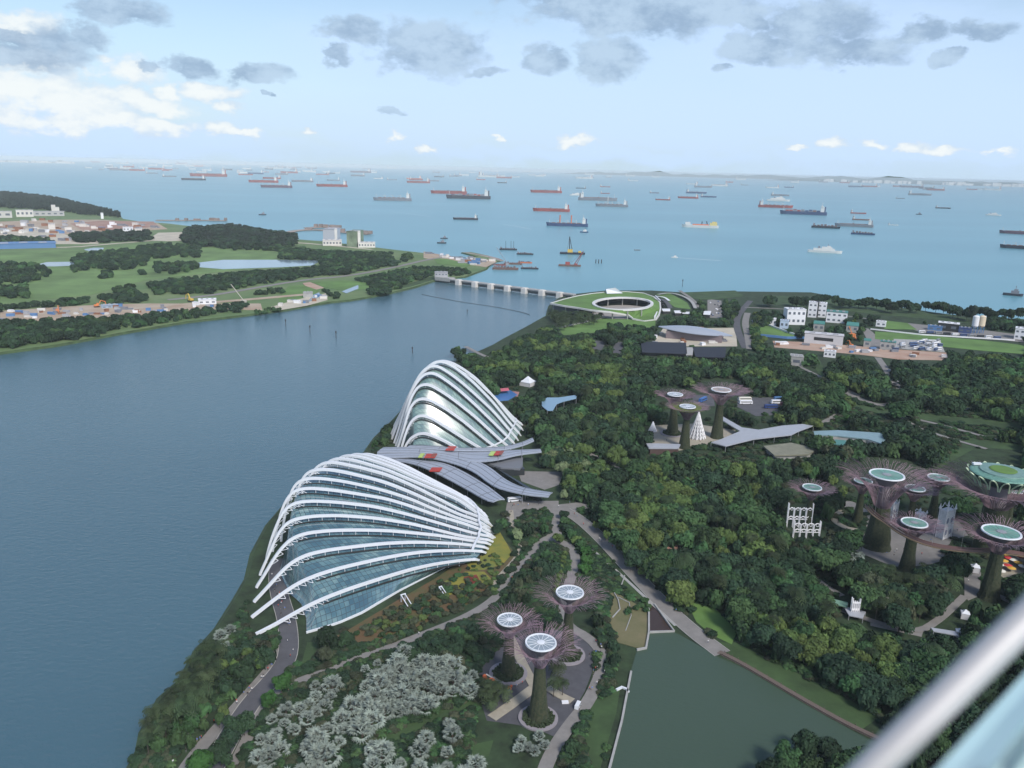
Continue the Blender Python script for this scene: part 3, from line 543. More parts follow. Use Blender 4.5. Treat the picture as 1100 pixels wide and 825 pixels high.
for nm,z,bk,ft in arms:
    n=26; B_=resample(smooth_poly([P(*q55(*p),z) for p in bk],2),n); F_=resample(smooth_poly([P(*q55(*p),z) for p in ft],2),n)
    b=MB(); k=6; v=[]
    for i in range(n):
        zz=.9*math.sin(i/n*math.pi*2.2)+(-1.2 if i>n-6 and z<11 else 0)*((i-(n-6))/6)
        for j in range(k+1):
            p=B_[i]*(1-j/k)+F_[i]*j/k-vo; v.append((p[0],p[1],z+zz+.6*math.sin(j/k*math.pi)))
    top=list(v); bot=[(x,y,zz-.7) for x,y,zz in v]; o=len(top)
    f=[(i*(k+1)+j,(i+1)*(k+1)+j,(i+1)*(k+1)+j+1,i*(k+1)+j+1) for i in range(n-1) for j in range(k)]
    b.add(top+bot,f+[tuple(q+o for q in g[::-1]) for g in f]+[(i*(k+1)+e,(i+1)*(k+1)+e,(i+1)*(k+1)+e+o,i*(k+1)+e+o) for i in range(n-1) for e in(0,k)]+[(e*(k+1)+j,e*(k+1)+j+1,e*(k+1)+j+1+o,e*(k+1)+j+o) for e in (0,n-1) for j in range(k)])
    ro=b.build('roof_arm',M_roof,vc); tag(ro,'grey metal roof, '+nm)
    b=MB()
    for j in (1,3,5):
        b.beam([(v[i*(k+1)+j][0],v[i*(k+1)+j][1],v[i*(k+1)+j][2]+.06) for i in range(n)],.28,.12)
    for i in (6,12,18,22): b.beam([(v[i*(k+1)+j][0],v[i*(k+1)+j][1],v[i*(k+1)+j][2]+.07) for j in range(k+1)],.35,.12)
    b.build('roof_seam',M_seam,ro)
    tubes('column',[([(v[i*(k+1)+j][0],v[i*(k+1)+j][1],2.4),(v[i*(k+1)+j][0],v[i*(k+1)+j][1],v[i*(k+1)+j][2]-.6)],.22) for i in range(2,n,4) for j in (1,k-1)],M_steel,vc)
M_redp=mat('red_panel',(.42,.05,.04),.5); M_lime=mat('lime_panel',(.42,.55,.16),.5); M_brick=mat('rust_panel',(.25,.07,.05),.5)
for x,y,z,mm,lx in ((345,162,12.9,M_redp,62),(362,160,13.0,M_brick,24),(290,160,12.85,M_lime,24),(740,146,12.9,M_redp,30),(762,144,13.,M_brick,18),(708,148,12.85,M_lime,28),(375,243,10.0,M_redp,62),(465,118,14.,M_redp,50)):
    u=[q55(x-lx/2-8,y+10),q55(x+lx/2-8,y+10),q55(x+lx/2+8,y-12),q55(x-lx/2+8,y-12)]; b=MB(); zz=z+.55; b.prism([P(*q,zz)-vo for q in u],zz-.5,zz); b.build('coloured_roof_panel',mm,vc)
# dark glass storey below
b=MB(); zz=7.; b.prism([P(*q55(*p),zz)-vo for p in [(60,165),(300,190),(520,300),(690,400),(720,380),(640,230),(760,185),(880,170),(890,225),(900,240),(760,250),(1000,390),(960,385),(700,215),(640,190),(300,130)]],2.4,zz); b.build('lobby_wall',mat('dark_glazing',(.03,.035,.04),.2),vc)
b=MB(); zz=8.; b.prism([P(*q55(*p),zz)-vo for p in [(620,190),(760,178),(890,165),(888,220),(870,238),(760,232)]],6.6,zz); b.build('slatted_panel',mat('slats',(.16,.17,.19),.6),vc)
openarea([q55(*p) for p in [(20,110),(250,95),(600,105),(960,50),(1000,150),(880,260),(1070,370),(1050,440),(700,440),(640,420),(250,225)]]); openarea([(527,560),(500,520),(470,500),(560,540)])
# bus, parasols by the canopy
def vehicle(name,label,cat,x,y,L_,Wd,Ht,m,ang,z=2.62,group=None,van=True):
    p=P(x,y,z); r=empty(name,tuple(p),label,cat,group,rz=ang); b=MB()
    if van: b.box((0,0,Ht*.55),(L_,Wd,Ht*.78),taper=.95); b.box((0,0,Ht*.97),(L_*.9,Wd*.86,Ht*.1))
    else: b.box((0,0,Ht*.4),(L_,Wd,Ht*.42)); b.box((-L_*.05,0,Ht*.78),(L_*.55,Wd*.9,Ht*.36),taper=.8)
    b.build('body',m,r); b=MB()
    for s in(-1,1): b.box((L_*.02 if van else -L_*.05,s*Wd*(.488 if van else .42),Ht*(.66 if van else .76)),(L_*(.86 if van else .46),.06,Ht*.24))
    b.box((L_*(.485 if van else .2),0,Ht*(.64 if van else .76)),(.08,Wd*.8,Ht*.26)); b.build('window_band',M_dark,r)
    for sx in(-.32,.32):
        for s in(-1,1):
            b=MB(); rr=.5 if L_>7 else .33; b.tube([(L_*sx,s*Wd*.5-.12,rr),(L_*sx,s*Wd*.5+.12,rr)],rr,10); b.build('wheel',mat('tyre',(.02,.02,.02),.9),r)
    return r
vehicle('shuttle_bus','white shuttle bus parked under the end of the wavy grey roof','shuttle bus',552.5,538.5,9,2.4,2.7,M_white,.35)
vehicle('electric_buggy','small white buggy on the curving path right of the nearest steel tree','buggy',620.5,760,3.6,1.6,1.9,M_white,1.2)
def parasol(x,y,col,label,cat='parasol',group=None,r_=1.7,hh=2.6):
    p=P(x,y,2.6); r=empty('parasol',tuple(p),label,cat,group); b=MB(); b.tube([(0,0,0),(0,0,hh)],.06,5); b.build('pole',M_steel,r)
    b=MB(); b.lathe([(r_,hh-.5),(r_*.55,hh-.15),(.02,hh+.15)],n=8); b.build('canopy',col,r); return r
for i in range(5): parasol(540.5+i*3.3,505.5+i*.35,M_white,'white parasol in the short row beside the wavy grey roof',group='white parasols beside the wavy roof')
# ------------------------------------------------------------------ steel supertrees
M_purple=mat('purple_steel',(.25,.17,.21),.5,var=.35,vscale=.25); M_plum=mat('plum_steel',(.21,.145,.175),.55,var=.3,vscale=.2)
M_planted=mat('planted_skin',(.016,.030,.013),.95,col2=(.055,.058,.03),vscale=.9,bump=.8,bscale=2.); M_discg=mat('disc_glass_grey',(.28,.33,.37),.25,var=.08); M_disct=mat('disc_glass_green',(.14,.32,.25),.3,var=.1)
M_core=mat('concrete_core',(.20,.17,.19),.8)
def supertree(label,group,disc,base,rx,drx,trunk_r,m=None,dm=M_discg,dens=54,rod=.068,planter=0,roof=False,seed=1,green=False,canz=0.,neck=None,bodyk=.74):
    m=m or (M_plum if rod>.12 else M_purple); rnd=random.Random(seed); B0=P(*base,2.5); ht=HZ(B0,disc[1])-2.5; mp=MPP((B0[0],B0[1],ht)); R=rx*mp; rd=drx*mp
    # put the crown exactly over the base
    r=empty('steel_supertree',tuple(B0),label,'supertree',group); tr=trunk_r; nk=neck or tr*.55
    zt=ht*bodyk
    b=MB(); rp=[(tr*1.2,0),(tr*1.06,ht*.06),(tr,ht*.15),(tr*.8,ht*.35),(nk*1.1,zt*.9),(nk,zt)]; nn=28; vs=[]
    b.lathe(rp,n=nn); 
    b.v=[(x*(1+.09*mnoise.noise(Vector((x*2,y*2,z*.8)))),y*(1+.09*mnoise.noise(Vector((x*2,y*2,z*.8)))),z) for x,y,z in b.v]
    b.build('trunk',M_planted,r)
    b=MB(); b.lathe([(nk*.8,zt-.5),(nk*.72,ht*.85),(rd*.8,ht-.8)],n=20); b.build('core',M_core,r)
    # canopy of branching rods
    b=MB(); zc=ht+canz
    def pt(a,t):
        rr=nk+(R-nk)*(t**1.15); z=zt*.95+(zc+R*.05-zt*.95)*(1-(1-t)**2.1); return Vector((rr*math.cos(a),rr*math.sin(a),z))
    steps=7
    lev=[.0,.16,.34,.52,.68,.82,1.]
    for k in range(dens):
        a=2*math.pi*k/dens+rnd.uniform(-.02,.02)
        end=1. if rnd.random()<.5 else rnd.uniform(.86,1.02)
        pts=[pt(a,t*end) for t in lev]; b.tube(pts,[rod*1.5]*3+[rod*1.15]*2+[rod,rod*.7],3,cap=False)
        da=2*math.pi/dens
        for q in range(1,6):
            if rnd.random()<(.85 if q<4 else .62):
                s=rnd.choice((-1,1)); t1=lev[q]; t2=min(lev[q]+.15,1.03); b.tube([pt(a,t1),pt(a+s*da*(.5 if q>3 else 1),t2)],rod*.8,3,cap=False)
                if q>=3: b.tube([pt(a+s*da*.5,t2-.04),pt(a+s*da*rnd.uniform(.2,.9),min(t2+.09,1.06))],rod*.7,3,cap=False)
    for t in (.34,.6): b.tube([pt(2*math.pi*k/36,t) for k in range(37)],rod,3,cap=False)
    b.build('branch_canopy',m,r)
    if green:
        b=MB(); b.lathe([(rd*1.02,ht-.5),(R*.6,ht-.6),(R*.86,ht-.2)],n=30); b.v=[(x,y,z+rnd.uniform(-.3,.4)) for x,y,z in b.v]; b.build('roof_planting',mat('roof_moss',(.10,.12,.035),.95,var=.4,vscale=.6),r)
    if not roof:
        b=MB(); nr=40; b.lathe([(rd*.90,ht),(rd*.90,ht+.5),(rd,ht+.62),(rd*1.02,ht+.1),(rd*.90,ht)],n=nr); b.build('disc_rim',M_white,r)
        b=MB(); b.disc((0,0,ht+.3),rd*.91,32); b.build('disc_panel',dm,r)
        b=MB()
        for k in range(14):
            a=2*math.pi*k/14; b.beam([(rd*.2*math.cos(a),rd*.2*math.sin(a),ht+.42),(rd*.87*math.cos(a),rd*.87*math.sin(a),ht+.42)],.14,.14)
        b.lathe([(rd*.25,ht+.36),(rd*.25,ht+.6),(.01,ht+.75)],n=18); b.build('disc_hub',M_white if dm is M_discg else M_steel,r)
    else:
        r2=rd; b=MB(); b.lathe([(r2*.62,ht-6),(r2*.8,ht-4.5),(r2*.92,ht-1.6),(r2*.95,ht-.6)],n=36); b.build('restaurant_wall',mat('dark_teal_glass',(.02,.05,.05),.1),r)
        b=MB(); b.lathe([(r2*.95,ht-.6),(r2*.98,ht-.2),(r2*.94,ht+.3),(r2*.70,ht+.7)],n=36); b.build('terrace_ring',mat('teal_terrace',(.13,.27,.22),.5,var=.3,vscale=.8),r)
        b=MB(); b.lathe([(r2*.70,ht+.7),(r2*.69,ht+1.4),(r2*.3,ht+1.9),(.02,ht+2.)],n=36); b.build('roof_disc',mat('teal_roof',(.12,.22,.19),.4,col2=(.2,.32,.28),vscale=.5),r)
        b=MB(); b.lathe([(r2*.42,ht+1.95),(r2*.36,ht+2.3),(.02,ht+2.4)],n=24); b.build('roof_garden',M_grass_l,r)
        b=MB()
        for k in range(16):
            a=2*math.pi*k/16; pts=[]
            for q in range(13):
                f=q/12; aa=a+(f-.5)*.34; zz=ht-7+7*math.sin(f*math.pi)**.6; rr=r2*(.76+.32*math.sin(f*math.pi)); pts.append((rr*math.cos(aa),rr*math.sin(aa),zz))
            b.tube(pts,.38,4)
        b.build('arch_frame',mat('pale_green_frame',(.45,.55,.38),.5),r)
        b=MB(); b.box((-r2*.55,r2*.6,ht+1.5),(4.5,2.2,.9)); b.build('white_box',M_white,r)
    if planter:
        pr=planter*mp; b=MB(); b.lathe([(pr,0.1),(pr,.7),(pr*.80,.72),(pr*.80,.15)],n=40); b.build('planter_ring',mat('granite_ring',(.26,.24,.26),.7),r)
        b=MB(); b.disc((0,0,.55),pr*.8,24); 
        for k in range(150):
            a=rnd.uniform(0,6.28); q=pr*.8*math.sqrt(rnd.uniform(.25,1)); s=rnd.uniform(.5,1.1); b.box((q*math.cos(a),q*math.sin(a),.7+s*.3),(s,s*.7,s),rz=a)
        b.build('planter_shrubs',mat('shrub_green',(.025,.042,.015),.95,var=.5,vscale=1.),r)
    openarea([(base[0]-trunk_r/mp*1.15,base[1]+3),(base[0]+trunk_r/mp*1.15,base[1]+3),(disc[0]+nk/mp,disc[1]),(disc[0]-nk/mp,disc[1])])
    openarea([(disc[0]+rx*.95*math.cos(a/8*math.pi),disc[1]+rx*.42*math.sin(a/8*math.pi)) for a in range(16)])
    return r
gS='three purple steel trees of the near plaza'; gG='steel trees in the far small grove'; gM='steel trees of the right-hand grove'
supertree('nearest purple steel tree, its tall planted trunk in a stone ring on the dark plaza',gS,(580,691),(578,772),43,16.8,3.4,planter=22,seed=1,dens=60,rod=.072)
supertree('purple steel tree on the left of the near three, behind the nearest one',gS,(547.5,666.5),(546,724),35,13.6,2.9,planter=21,seed=2)
supertree('purple steel tree farthest back of the near three, above the curving path',gS,(607.5,637),(609,704),40,15,2.9,planter=20,seed=3)
supertree('brownish steel tree at the back left of the far small grove',gG,(723,424),(722,466),22,8.3,4.2,m=M_plum,dens=56,rod=.13,planter=13,seed=4)
supertree('mossy green topped steel tree in front of the far small grove',gG,(738,437),(735,481),23,8.6,3.9,m=M_plum,dens=56,rod=.13,seed=5,green=True)
supertree('tallest steel tree of the far small grove, with open grey crown and pinkish disc',gG,(772,419),(770,470),31,10.6,4.4,m=M_plum,dm=mat('pink_disc',(.45,.36,.33),.5),dens=64,rod=.13,seed=6)
kw=dict(dm=M_disct,rod=.122)
supertree('small steel tree standing apart at the left edge of the right-hand grove',gM,(868.5,524),(867,566),25,10,2.4,seed=7,dens=44,**kw)
supertree('small steel tree tucked behind the left side of the big flared one',gM,(922.5,517),(921,560),23,9.3,2.6,seed=8,dens=42,**kw)
supertree('big steel tree with flared purple crown and thick dark trunk at the grove centre',gM,(949.5,510.5),(941,587),49,17.8,6.6,seed=9,dens=62,neck=4.0,bodyk=.60,dm=M_disct,rod=.122)
supertree('small steel tree between the big flared tree and the white lantern tower',gM,(980.5,525),(976,568),24,10.3,2.6,seed=10,dens=44,**kw)
supertree('small steel tree at the back of the grove left of the restaurant crown',gM,(1005,513.5),(1001,556),26,11,2.6,seed=11,dens=44,**kw)
supertree('largest steel tree carrying a round restaurant with green roof in its crown',gM,(1066,508),(1061,592),66,32,7.5,seed=12,dens=80,neck=5.6,bodyk=.60,dm=M_disct,rod=.14,roof=True,canz=-7)
supertree('steel tree half hidden behind the restaurant tree at the right edge',gM,(1084,527),(1080,570),30,10.,2.8,seed=13,dens=44,**kw)
supertree('steel tree above the walkway bend in front of the lantern tower',gM,(980.5,562),(974,612),31,13.4,3.7,seed=14,dens=52,neck=2.4,**kw)
supertree('nearest steel tree of the right-hand grove with the large pale green disc',gM,(1072,572),(1062,642),46,19.2,4.3,seed=15,dens=58,neck=2.6,dm=M_disct,rod=.122)
# skyway
b=MB(); sk=smooth_poly([P(x,y,24) for x,y in [(931,544),(938,553),(952,562),(968,574),(990,584),(1015,590),(1045,593),(1075,593),(1110,599),(1140,612)]],3)
r=empty('aerial_walkway',tuple(sk[0]*[1,1,0]),'thin curved yellow walkway hung between the grove trees','walkway'); O=np.array([sk[0][0],sk[0][1],0])
b.beam([tuple(p-O) for p in sk],2.2,.45); b.build('deck',mat('walkway_orange',(.26,.18,.11),.6),r)
b=MB(); l,rr=ribbon_pts(sk,2.2)
for e in(l,rr): b.beam([(*(p-O[:2]),25.1) for p in e],.12,.9)
b.build('parapet',mat('walkway_rail',(.22,.13,.12),.6),r)
tubes('hanger',[([tuple(sk[i]-O),tuple(sk[i]-O+np.array([0,0,12]))],.07) for i in range(3,len(sk)-3,9)],M_steel,r,3)
# white christmas-light facades
def lantern(x,y,wp,yt,label,kind='tower',rz=.0):
    B0=P(x,y,2.6); ht=HZ(B0,yt)-2.6; W=wp*MPP((B0[0],B0[1],8)); r=empty('lattice_tower' if kind!='cone' else 'lattice_spire',tuple(B0),label,'light sculpture',rz=rz)
    Mx=mat('white_lattice',(.8,.8,.82),.6,var=.1,vscale=1.); b=MB()
    if kind=='cone':
        n=14
        for k in range(n):
            a=2*math.pi*k/n; b.tube([(W/2*math.cos(a),W/2*math.sin(a),0),(W*.28*math.cos(a),W*.28*math.sin(a),ht*.42),(.1*math.cos(a),.1*math.sin(a),ht)],.28,4)
            for q in range(7):
                z=ht*q/8; rr=W/2*(1-q/8)**1.1; a2=2*math.pi*(k+1)/n; a3=(a+a2)/2; z2=z+ht/8; r2_=W/2*(1-(q+1)/8)**1.1
                b.tube([(rr*math.cos(a),rr*math.sin(a),z),(r2_*math.cos(a3),r2_*math.sin(a3),z2)],.2,3); b.tube([(rr*math.cos(a2),rr*math.sin(a2),z),(r2_*math.cos(a3),r2_*math.sin(a3),z2)],.2,3)
        b.build('lattice_cone',Mx,r); b=MB(); b.lathe([(W*.42,0),(W*.2,ht*.45),(.1,ht*.9)],n=14); b.build('pale_core',mat('pale_core',(.42,.43,.44),.8,var=.2,vscale=1.2),r)
    elif kind=='tower':
        b.box((0,0,ht*.42),(W*.92,W*.55,ht*.84)); b.build('panel_core',mat('pale_panel',(.68,.69,.71),.7,var=.15,vscale=.8),r)
        b=MB()
        for s in(-1,1):
            for t in(-1,1): b.tube([(s*W/2,t*W*.3,0),(s*W/2,t*W*.3,ht*.95)],.25,5); b.lathe([(W*.1,ht*.85),(0.02,ht*1.02)],c=(s*W/2,t*W*.3,0),n=6)
        for t in(-1,1):
            for lv in (.2,.55):
                for s in(-.25,.25):
                    pts=[(s*W+W*.17*math.cos(a),t*W*.3,ht*lv+ht*.1*math.sin(a)) for a in np.linspace(0,2*math.pi,13)]; b.tube(pts,.13,4,cap=False)
            b.tube([(-W/2,t*W*.3,ht*.84),(-W*.2,t*W*.3,ht*.9),(0,t*W*.3,ht),(W*.2,t*W*.3,ht*.9),(W/2,t*W*.3,ht*.84)],.2,4)
        b.build('lattice_frame',Mx,r)
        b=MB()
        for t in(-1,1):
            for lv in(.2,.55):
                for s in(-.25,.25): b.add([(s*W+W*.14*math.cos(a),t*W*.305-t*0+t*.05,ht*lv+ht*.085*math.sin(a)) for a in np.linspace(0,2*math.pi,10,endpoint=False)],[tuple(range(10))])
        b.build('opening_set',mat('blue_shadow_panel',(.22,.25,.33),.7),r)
    else: # open arch gate
        n=4
        for i in range(n+1):
            xx=-W/2+W*i/n; hh=ht*(1 if i in(0,n) else .8); b.tube([(xx,0,0),(xx,0,hh)],.3,5); b.tube([(xx,1.2,0),(xx,1.2,hh)],.3,5)
        for i in range(n):
            for lv in (.35,.7):
                xx=-W/2+W*(i+.5)/n; b.tube([(xx+W/n/2*math.cos(a),0,ht*lv+W/n/2*math.sin(a)) for a in np.linspace(0,math.pi,9)],.24,4); b.tube([(xx+W/n*.25*math.cos(a),0,ht*(lv+.08)+W/n*.25*math.sin(a)) for a in np.linspace(0,2*math.pi,9)],.16,4)
            b.tube([(-W/2+W*i/n,0,ht*.35),(-W/2+W*(i+1)/n,0,ht*.35)],.2,4)
        b.build('lattice_frame',Mx,r)
    openarea([(x-wp/2,y),(x+wp/2,y),(x+wp/2,yt),(x-wp/2,yt)])
    return r
lantern(748.5,470,19,442,'white lattice spire standing between two steel trees of the far small grove','cone')
lantern(701,463,9,453,'small white lattice spire left of the far small grove','cone')
lantern(1013,577,14,541,'tall white lattice tower on the plaza in front of the restaurant tree',rz=.5)
lantern(957.5,562,8,536,'slim white lattice tower just right of the big flared tree',rz=.5)
lantern(985.5,566,13,548,'low white lattice gate tower behind the walkway tree',rz=.5)
lantern(858,567,26,541,'tall open white arch frame under the small apart steel tree','gate')
lantern(866,578,28,560,'lower white arch frame in front of the taller one under the apart tree','gate')
lantern(918,662,8,643,'small white arch beside the garden stream path','gate')
# white tents
def tent(x,y,wp,label,rz=.4,m=M_white,hh=3.,cat='tent'):
    B0=P(x,y,2.6); W=wp*MPP(B0); r=empty('marquee_tent',tuple(B0),label,cat,rz=rz); b=MB(); b.lathe([(W*.68,hh),(W*.4,hh+W*.12),(.05,hh+W*.42)],n=4); 
    b.build('roof',m,r); b=MB()
    tubes('pole',[([(W*.66*math.cos(a),W*.66*math.sin(a),0),(W*.66*math.cos(a),W*.66*math.sin(a),hh+.1)],.12) for a in (0,math.pi/2,math.pi,math.pi*1.5)],M_steel,r); b=MB(); b.lathe([(W*.64,.1),(W*.64,hh-.02)],n=4); b.build('side_wall',mat('tent_wall',(.62,.62,.64),.7),r); openarea([(x-wp*.6,y+3),(x+wp*.6,y+3),(x+wp*.6,y-wp*.9),(x-wp*.6,y-wp*.9)]); return r
tent(1047,614,9,'white pointed tent left of the nearest grove tree trunk'); tent(1036,664,9,'white pointed tent at the lower right of the grove'); tent(1030,684,8,'white tent partly hidden by the foreground rail',m=mat('offwhite',(.6,.62,.66),.6))
tent(567,414,14,'white stretched canopy in the woods right of the tall glasshouse',hh=4,rz=.2)
P_y=mat('parasol_yellow',(.6,.36,.06),.7);P_r=mat('parasol_red',(.5,.04,.04),.7);P_w=mat('parasol_cream',(.7,.68,.6),.7)
random.seed(11)
for i,(x,y) in enumerate([(1073,610),(1078,606),(1083,603),(1088,605),(1093,608),(1096,602),(1082,611),(1075,617),(1086,614),(1098,612),(1090,598),(1080,599)]):
    col=[P_w,P_y,P_r,P_w,P_y,P_r,P_r,P_w,P_y,P_w,P_w,P_y][i]; nm={P_w:'cream',P_y:'orange yellow',P_r:'red'}[col]
    parasol(x,y,col,nm+' parasol among the coloured ones behind the nearest grove tree',group=nm+' parasols behind the nearest grove tree',r_=2.2)
# ------------------------------------------------------------------ other garden structures
def slab(name,label,cat,px,z,th,m,posts=True,group=None,wall=None):
    pts=[P(x,y,z) for x,y in px]; o=pts[0]*[1,1,0]; r=empty(name,tuple(o),label,cat,group); b=MB(); b.prism([p-o for p in pts],z-th,z); b.build('roof',m,r)
    if wall: b=MB(); c=sum(pts)/len(pts); b.prism([(c+(p-c)*.9)-o for p in pts],2.3,z-th); b.build('wall',wall,r)
    elif posts:
        tubes('post',[([((p-o)[0],(p-o)[1],2.3),((p-o)[0],(p-o)[1],z-th)],.2) for p in pts],M_steel,r)
    openarea(px); return r
M_lroof=mat('light_metal_roof',(.36,.38,.42),.5,var=.06,vscale=.3)
slab('walkway_roof','long bent grey roof running right from the far small grove','canopy',[(764,475),(779.6,479),(810,471.5),(832,469),(850,467),(858,463),(874,457),(868,455),(841,457),(815,461.5),(797,459),(776,447),(773,449.5),(795,463),(775,471.5)],8,.7,M_lroof)
slab('walkway_roof','short grey roof left of the mossy steel tree','canopy',[(694,476),(731,477),(729,481),(697,481)],8,1.,M_lroof,wall=mat('brown_wall',(.08,.05,.045),.8))
slab('flat_roofed_pavilion','olive flat roof with a row of small dark vents','building',[(820,479),(850,475.5),(879,482),(868,488),(832,489)],7,1.,mat('olive_roof',(.20,.20,.15),.9,var=.15,vscale=.2),wall=M_conc)
slab('long_greenhouse','long blue green glass roof in the woods above the grove','greenhouse',[(874,463),(900,462),(947,465),(954,470),(947,476.5),(932,471.5),(900,468),(875,467)],8,.8,mat('aqua_roof',(.20,.30,.32),.3,var=.1,vscale=.4),wall=M_conc)
slab('plant_room','small teal flat roof below the long greenhouse','building',[(897,472),(909,473),(908,478),(896,477)],6,.8,mat('teal_flat',(.08,.22,.2),.6),wall=M_conc)
slab('storage_shed','long dark netted shed roof left of the pair, below the silver roof','shed',[(688,367),(737,368),(738,380),(690,378.5)],7,.8,mat('dark_net',(.018,.022,.035),.8),wall=M_dark)
slab('storage_shed','long dark netted shed roof right of the pair, below the silver roof','shed',[(744,373),(780,373),(779,384),(747,383)],7,.8,MATS['dark_net'],wall=M_dark)
slab('service_block','small pale block between the two dark sheds','building',[(737,373),(745,373),(744,381),(737,381)],7,.8,M_conc,wall=M_conc)
slab('garden_shelter','long pale green shelter roof in the lower grove','shelter',[(880,640),(911,647),(910,652),(881,645)],6,.5,mat('pale_green_roof',(.17,.30,.22),.6,var=.1,vscale=.3))
slab('pergola','grey bridge deck left of the round white lamp','shelter',[(906,651),(930,657),(927,664),(912,661)],5,.4,M_lroof)
slab('kiosk','red tiled hut roof in the woods right of the promenade','kiosk',[(751,568),(762,572),(762,578),(752,576)],7,.6,mat('red_tile',(.30,.07,.05),.8),wall=M_timber)
slab('kiosk','pale brown hut roof beside the red tiled one','kiosk',[(713,582),(727,583),(728,588),(715,589)],6,.6,mat('pink_tile',(.30,.17,.13),.8),wall=M_timber)
slab('garden_shelter','grey roof of the shelter left of the bent path near the grove','shelter',[(1000,674),(1026,678),(1030,683),(1003,678)],6,.4,M_lroof)
for nm,pts,z,lb in (('glass_canopy',[(582,431),(588,427),(600,427),(620,424),(619,428),(606,431),(598,434),(594,441),(588,441),(582,436)],10,'curled pale blue glass canopy in the woods behind the tall glasshouse'),):
    slab(nm,lb,'canopy',pts,z,.4,mat('blue_glass_roof',(.20,.32,.42),.15),group=None)
slab('play_shelter','pink roofed shelter beside the blue splash pool','shelter',[(531,418),(546,416.5),(547,419),(532,420.5)],6,.5,mat('pink_roof',(.55,.14,.18),.7))
sheet('splash_pool',[(528,421),(548,419),(556,424),(546,430),(534,431),(530,427)],2.7,mat('blue_pool',(.06,.17,.40),.3)); openarea([(528,418),(548,416),(566,424),(546,431),(534,431)])
sheet('plaza',[(548,420),(558,421),(556,426),(549,425)],2.66,mat('pink_paving',(.35,.18,.17),.9))
b=MB(); b.lathe([(.01,4.2)]+[(1.5*math.sin(a),4.2+1.5-1.5*math.cos(a)) for a in np.linspace(.2,3.1,9)],n=14); o=b.build('globe_lamp',M_white); o.location=(*P(961,667,2.6)[:2],1.); o2=MB(); o2.tube([(0,0,-.2),(0,0,4.4)],.12,5); o2.build('lamp_post',M_steel,o); tag(o,'round white globe lamp on the lower plaza','lamp')
b=MB(); b.box((0,0,4),(1.2,1.2,8),taper=.5); b.box((0,0,8.6),(1.6,1.,1.6),taper=.6); o=b.build('stone_statue',mat('pale_stone',(.4,.38,.35),.8)); o.location=P(950,661,2.5); tag(o,'tall pale stone figure left of the round white lamp','statue')
# slanted sculptural roof (silver leaf building)
def leafroof():
    c=P(746,364,2.5); L_=78*MPP(c); W_=20; r=empty('silver_roof_hall',tuple(c),'long silver leaf shaped roof near the dark sheds','building',rz=-.32); b=MB(); n=24; k=8; v=[]
    for i in range(n+1):
        u=i/n; w_=W_*math.sin(math.pi*min(max(u,.02),.98))**.7
        for j in range(k+1):
            q=j/k*2-1; v.append(((u-.5)*L_,q*w_,10+5*math.sin(math.pi*u)*(1-q*q)-(u-.5)*4))
    b.add(v+[(x,y,z-.6) for x,y,z in v],[(i*(k+1)+j,(i+1)*(k+1)+j,(i+1)*(k+1)+j+1,i*(k+1)+j+1) for i in range(n) for j in range(k)]+[((n+1)*(k+1)+i*(k+1)+j,(n+1)*(k+1)+i*(k+1)+j+1,(n+1)*(k+1)+(i+1)*(k+1)+j+1,(n+1)*(k+1)+(i+1)*(k+1)+j) for i in range(n) for j in range(k)]); b.build('roof',mat('silver_roof',(.42,.46,.52),.4,.3),r,smooth=True)
    b=MB(); b.box((0,0,4.5),(L_*.75,W_*1.2,9)); b.build('wall',mat('dusky_wall',(.2,.16,.17),.7),r)
leafroof(); openarea([(700,352),(776,351),(790,362),(770,372),(700,366)])
# ------------------------------------------------------------------ block builder
def block(name,label,cat,x,y,wp,yt,depth_m=14,m=M_pale,roofm=None,rows=2,cols=5,rz=0.,group=None,win=True,gable=False,z0=2.5,wm=None):
    B0=P(x,y,z0); ht=max(HZ(B0,yt)-z0,2.5); W=wp*MPP((B0[0],B0[1],ht)); az_=-math.atan2(B0[0],B0[1])+rz
    r=empty(name,tuple(B0),label,cat,group,rz=az_); b=MB(); b.box((0,depth_m/2,ht/2-.5),(W,depth_m,ht+1)); b.build('wall',m,r); b=MB()
    if gable:
        b.add([(-W*.53,-.6,ht),(W*.53,-.6,ht),(W*.53,depth_m+.6,ht),(-W*.53,depth_m+.6,ht),(-W*.5,depth_m/2,ht+depth_m*.28),(W*.5,depth_m/2,ht+depth_m*.28)],[(0,1,5,4),(2,3,4,5),(1,2,5),(3,0,4),(3,2,1,0)])
    else: b.box((0,depth_m/2,ht+.75),(W*1.03,depth_m*1.03,.5))
    b.build('roof',roofm or m,r)
    if W>8 and not gable and ht<40:
        for q in range(3): b=MB(); b.box((W*(-.3+.3*q),depth_m*(.3+.15*(q%2)),ht+1.6),(W*.13,depth_m*.22,1.6)); b.build('roof_plant',M_greyw,r)
    if win and W>6:
        rows=min(rows,max(1,int(ht/3)))
        for i in range(rows):
            b=MB(); zz=ht*(i+.55)/rows
            for j in range(cols): b.box((-W/2+W*(j+.5)/cols,-.02,zz),(W/cols*.5,.16,ht/rows*.34))
            b.build('window_row',wm or mat('far_window',(.11,.13,.16),.3),r)
    openarea([(x-wp/2,y+1),(x+wp/2,y+1),(x+wp/2,yt),(x-wp/2,yt)]); return r
M_wb=mat('white_wall',(.74,.75,.78),.6,var=.05,vscale=.1); M_greyw=mat('grey_wall',(.34,.35,.38),.7,var=.08,vscale=.05); M_tealr=mat('teal_sheet',(.06,.20,.18),.6); M_bluer=mat('blue_sheet',(.09,.20,.40),.5)
block('office_building','white two storey house left of the dark banded white towers','building',854.5,349,20,333,16,M_wb,rows=2,cols=4,rz=.35)
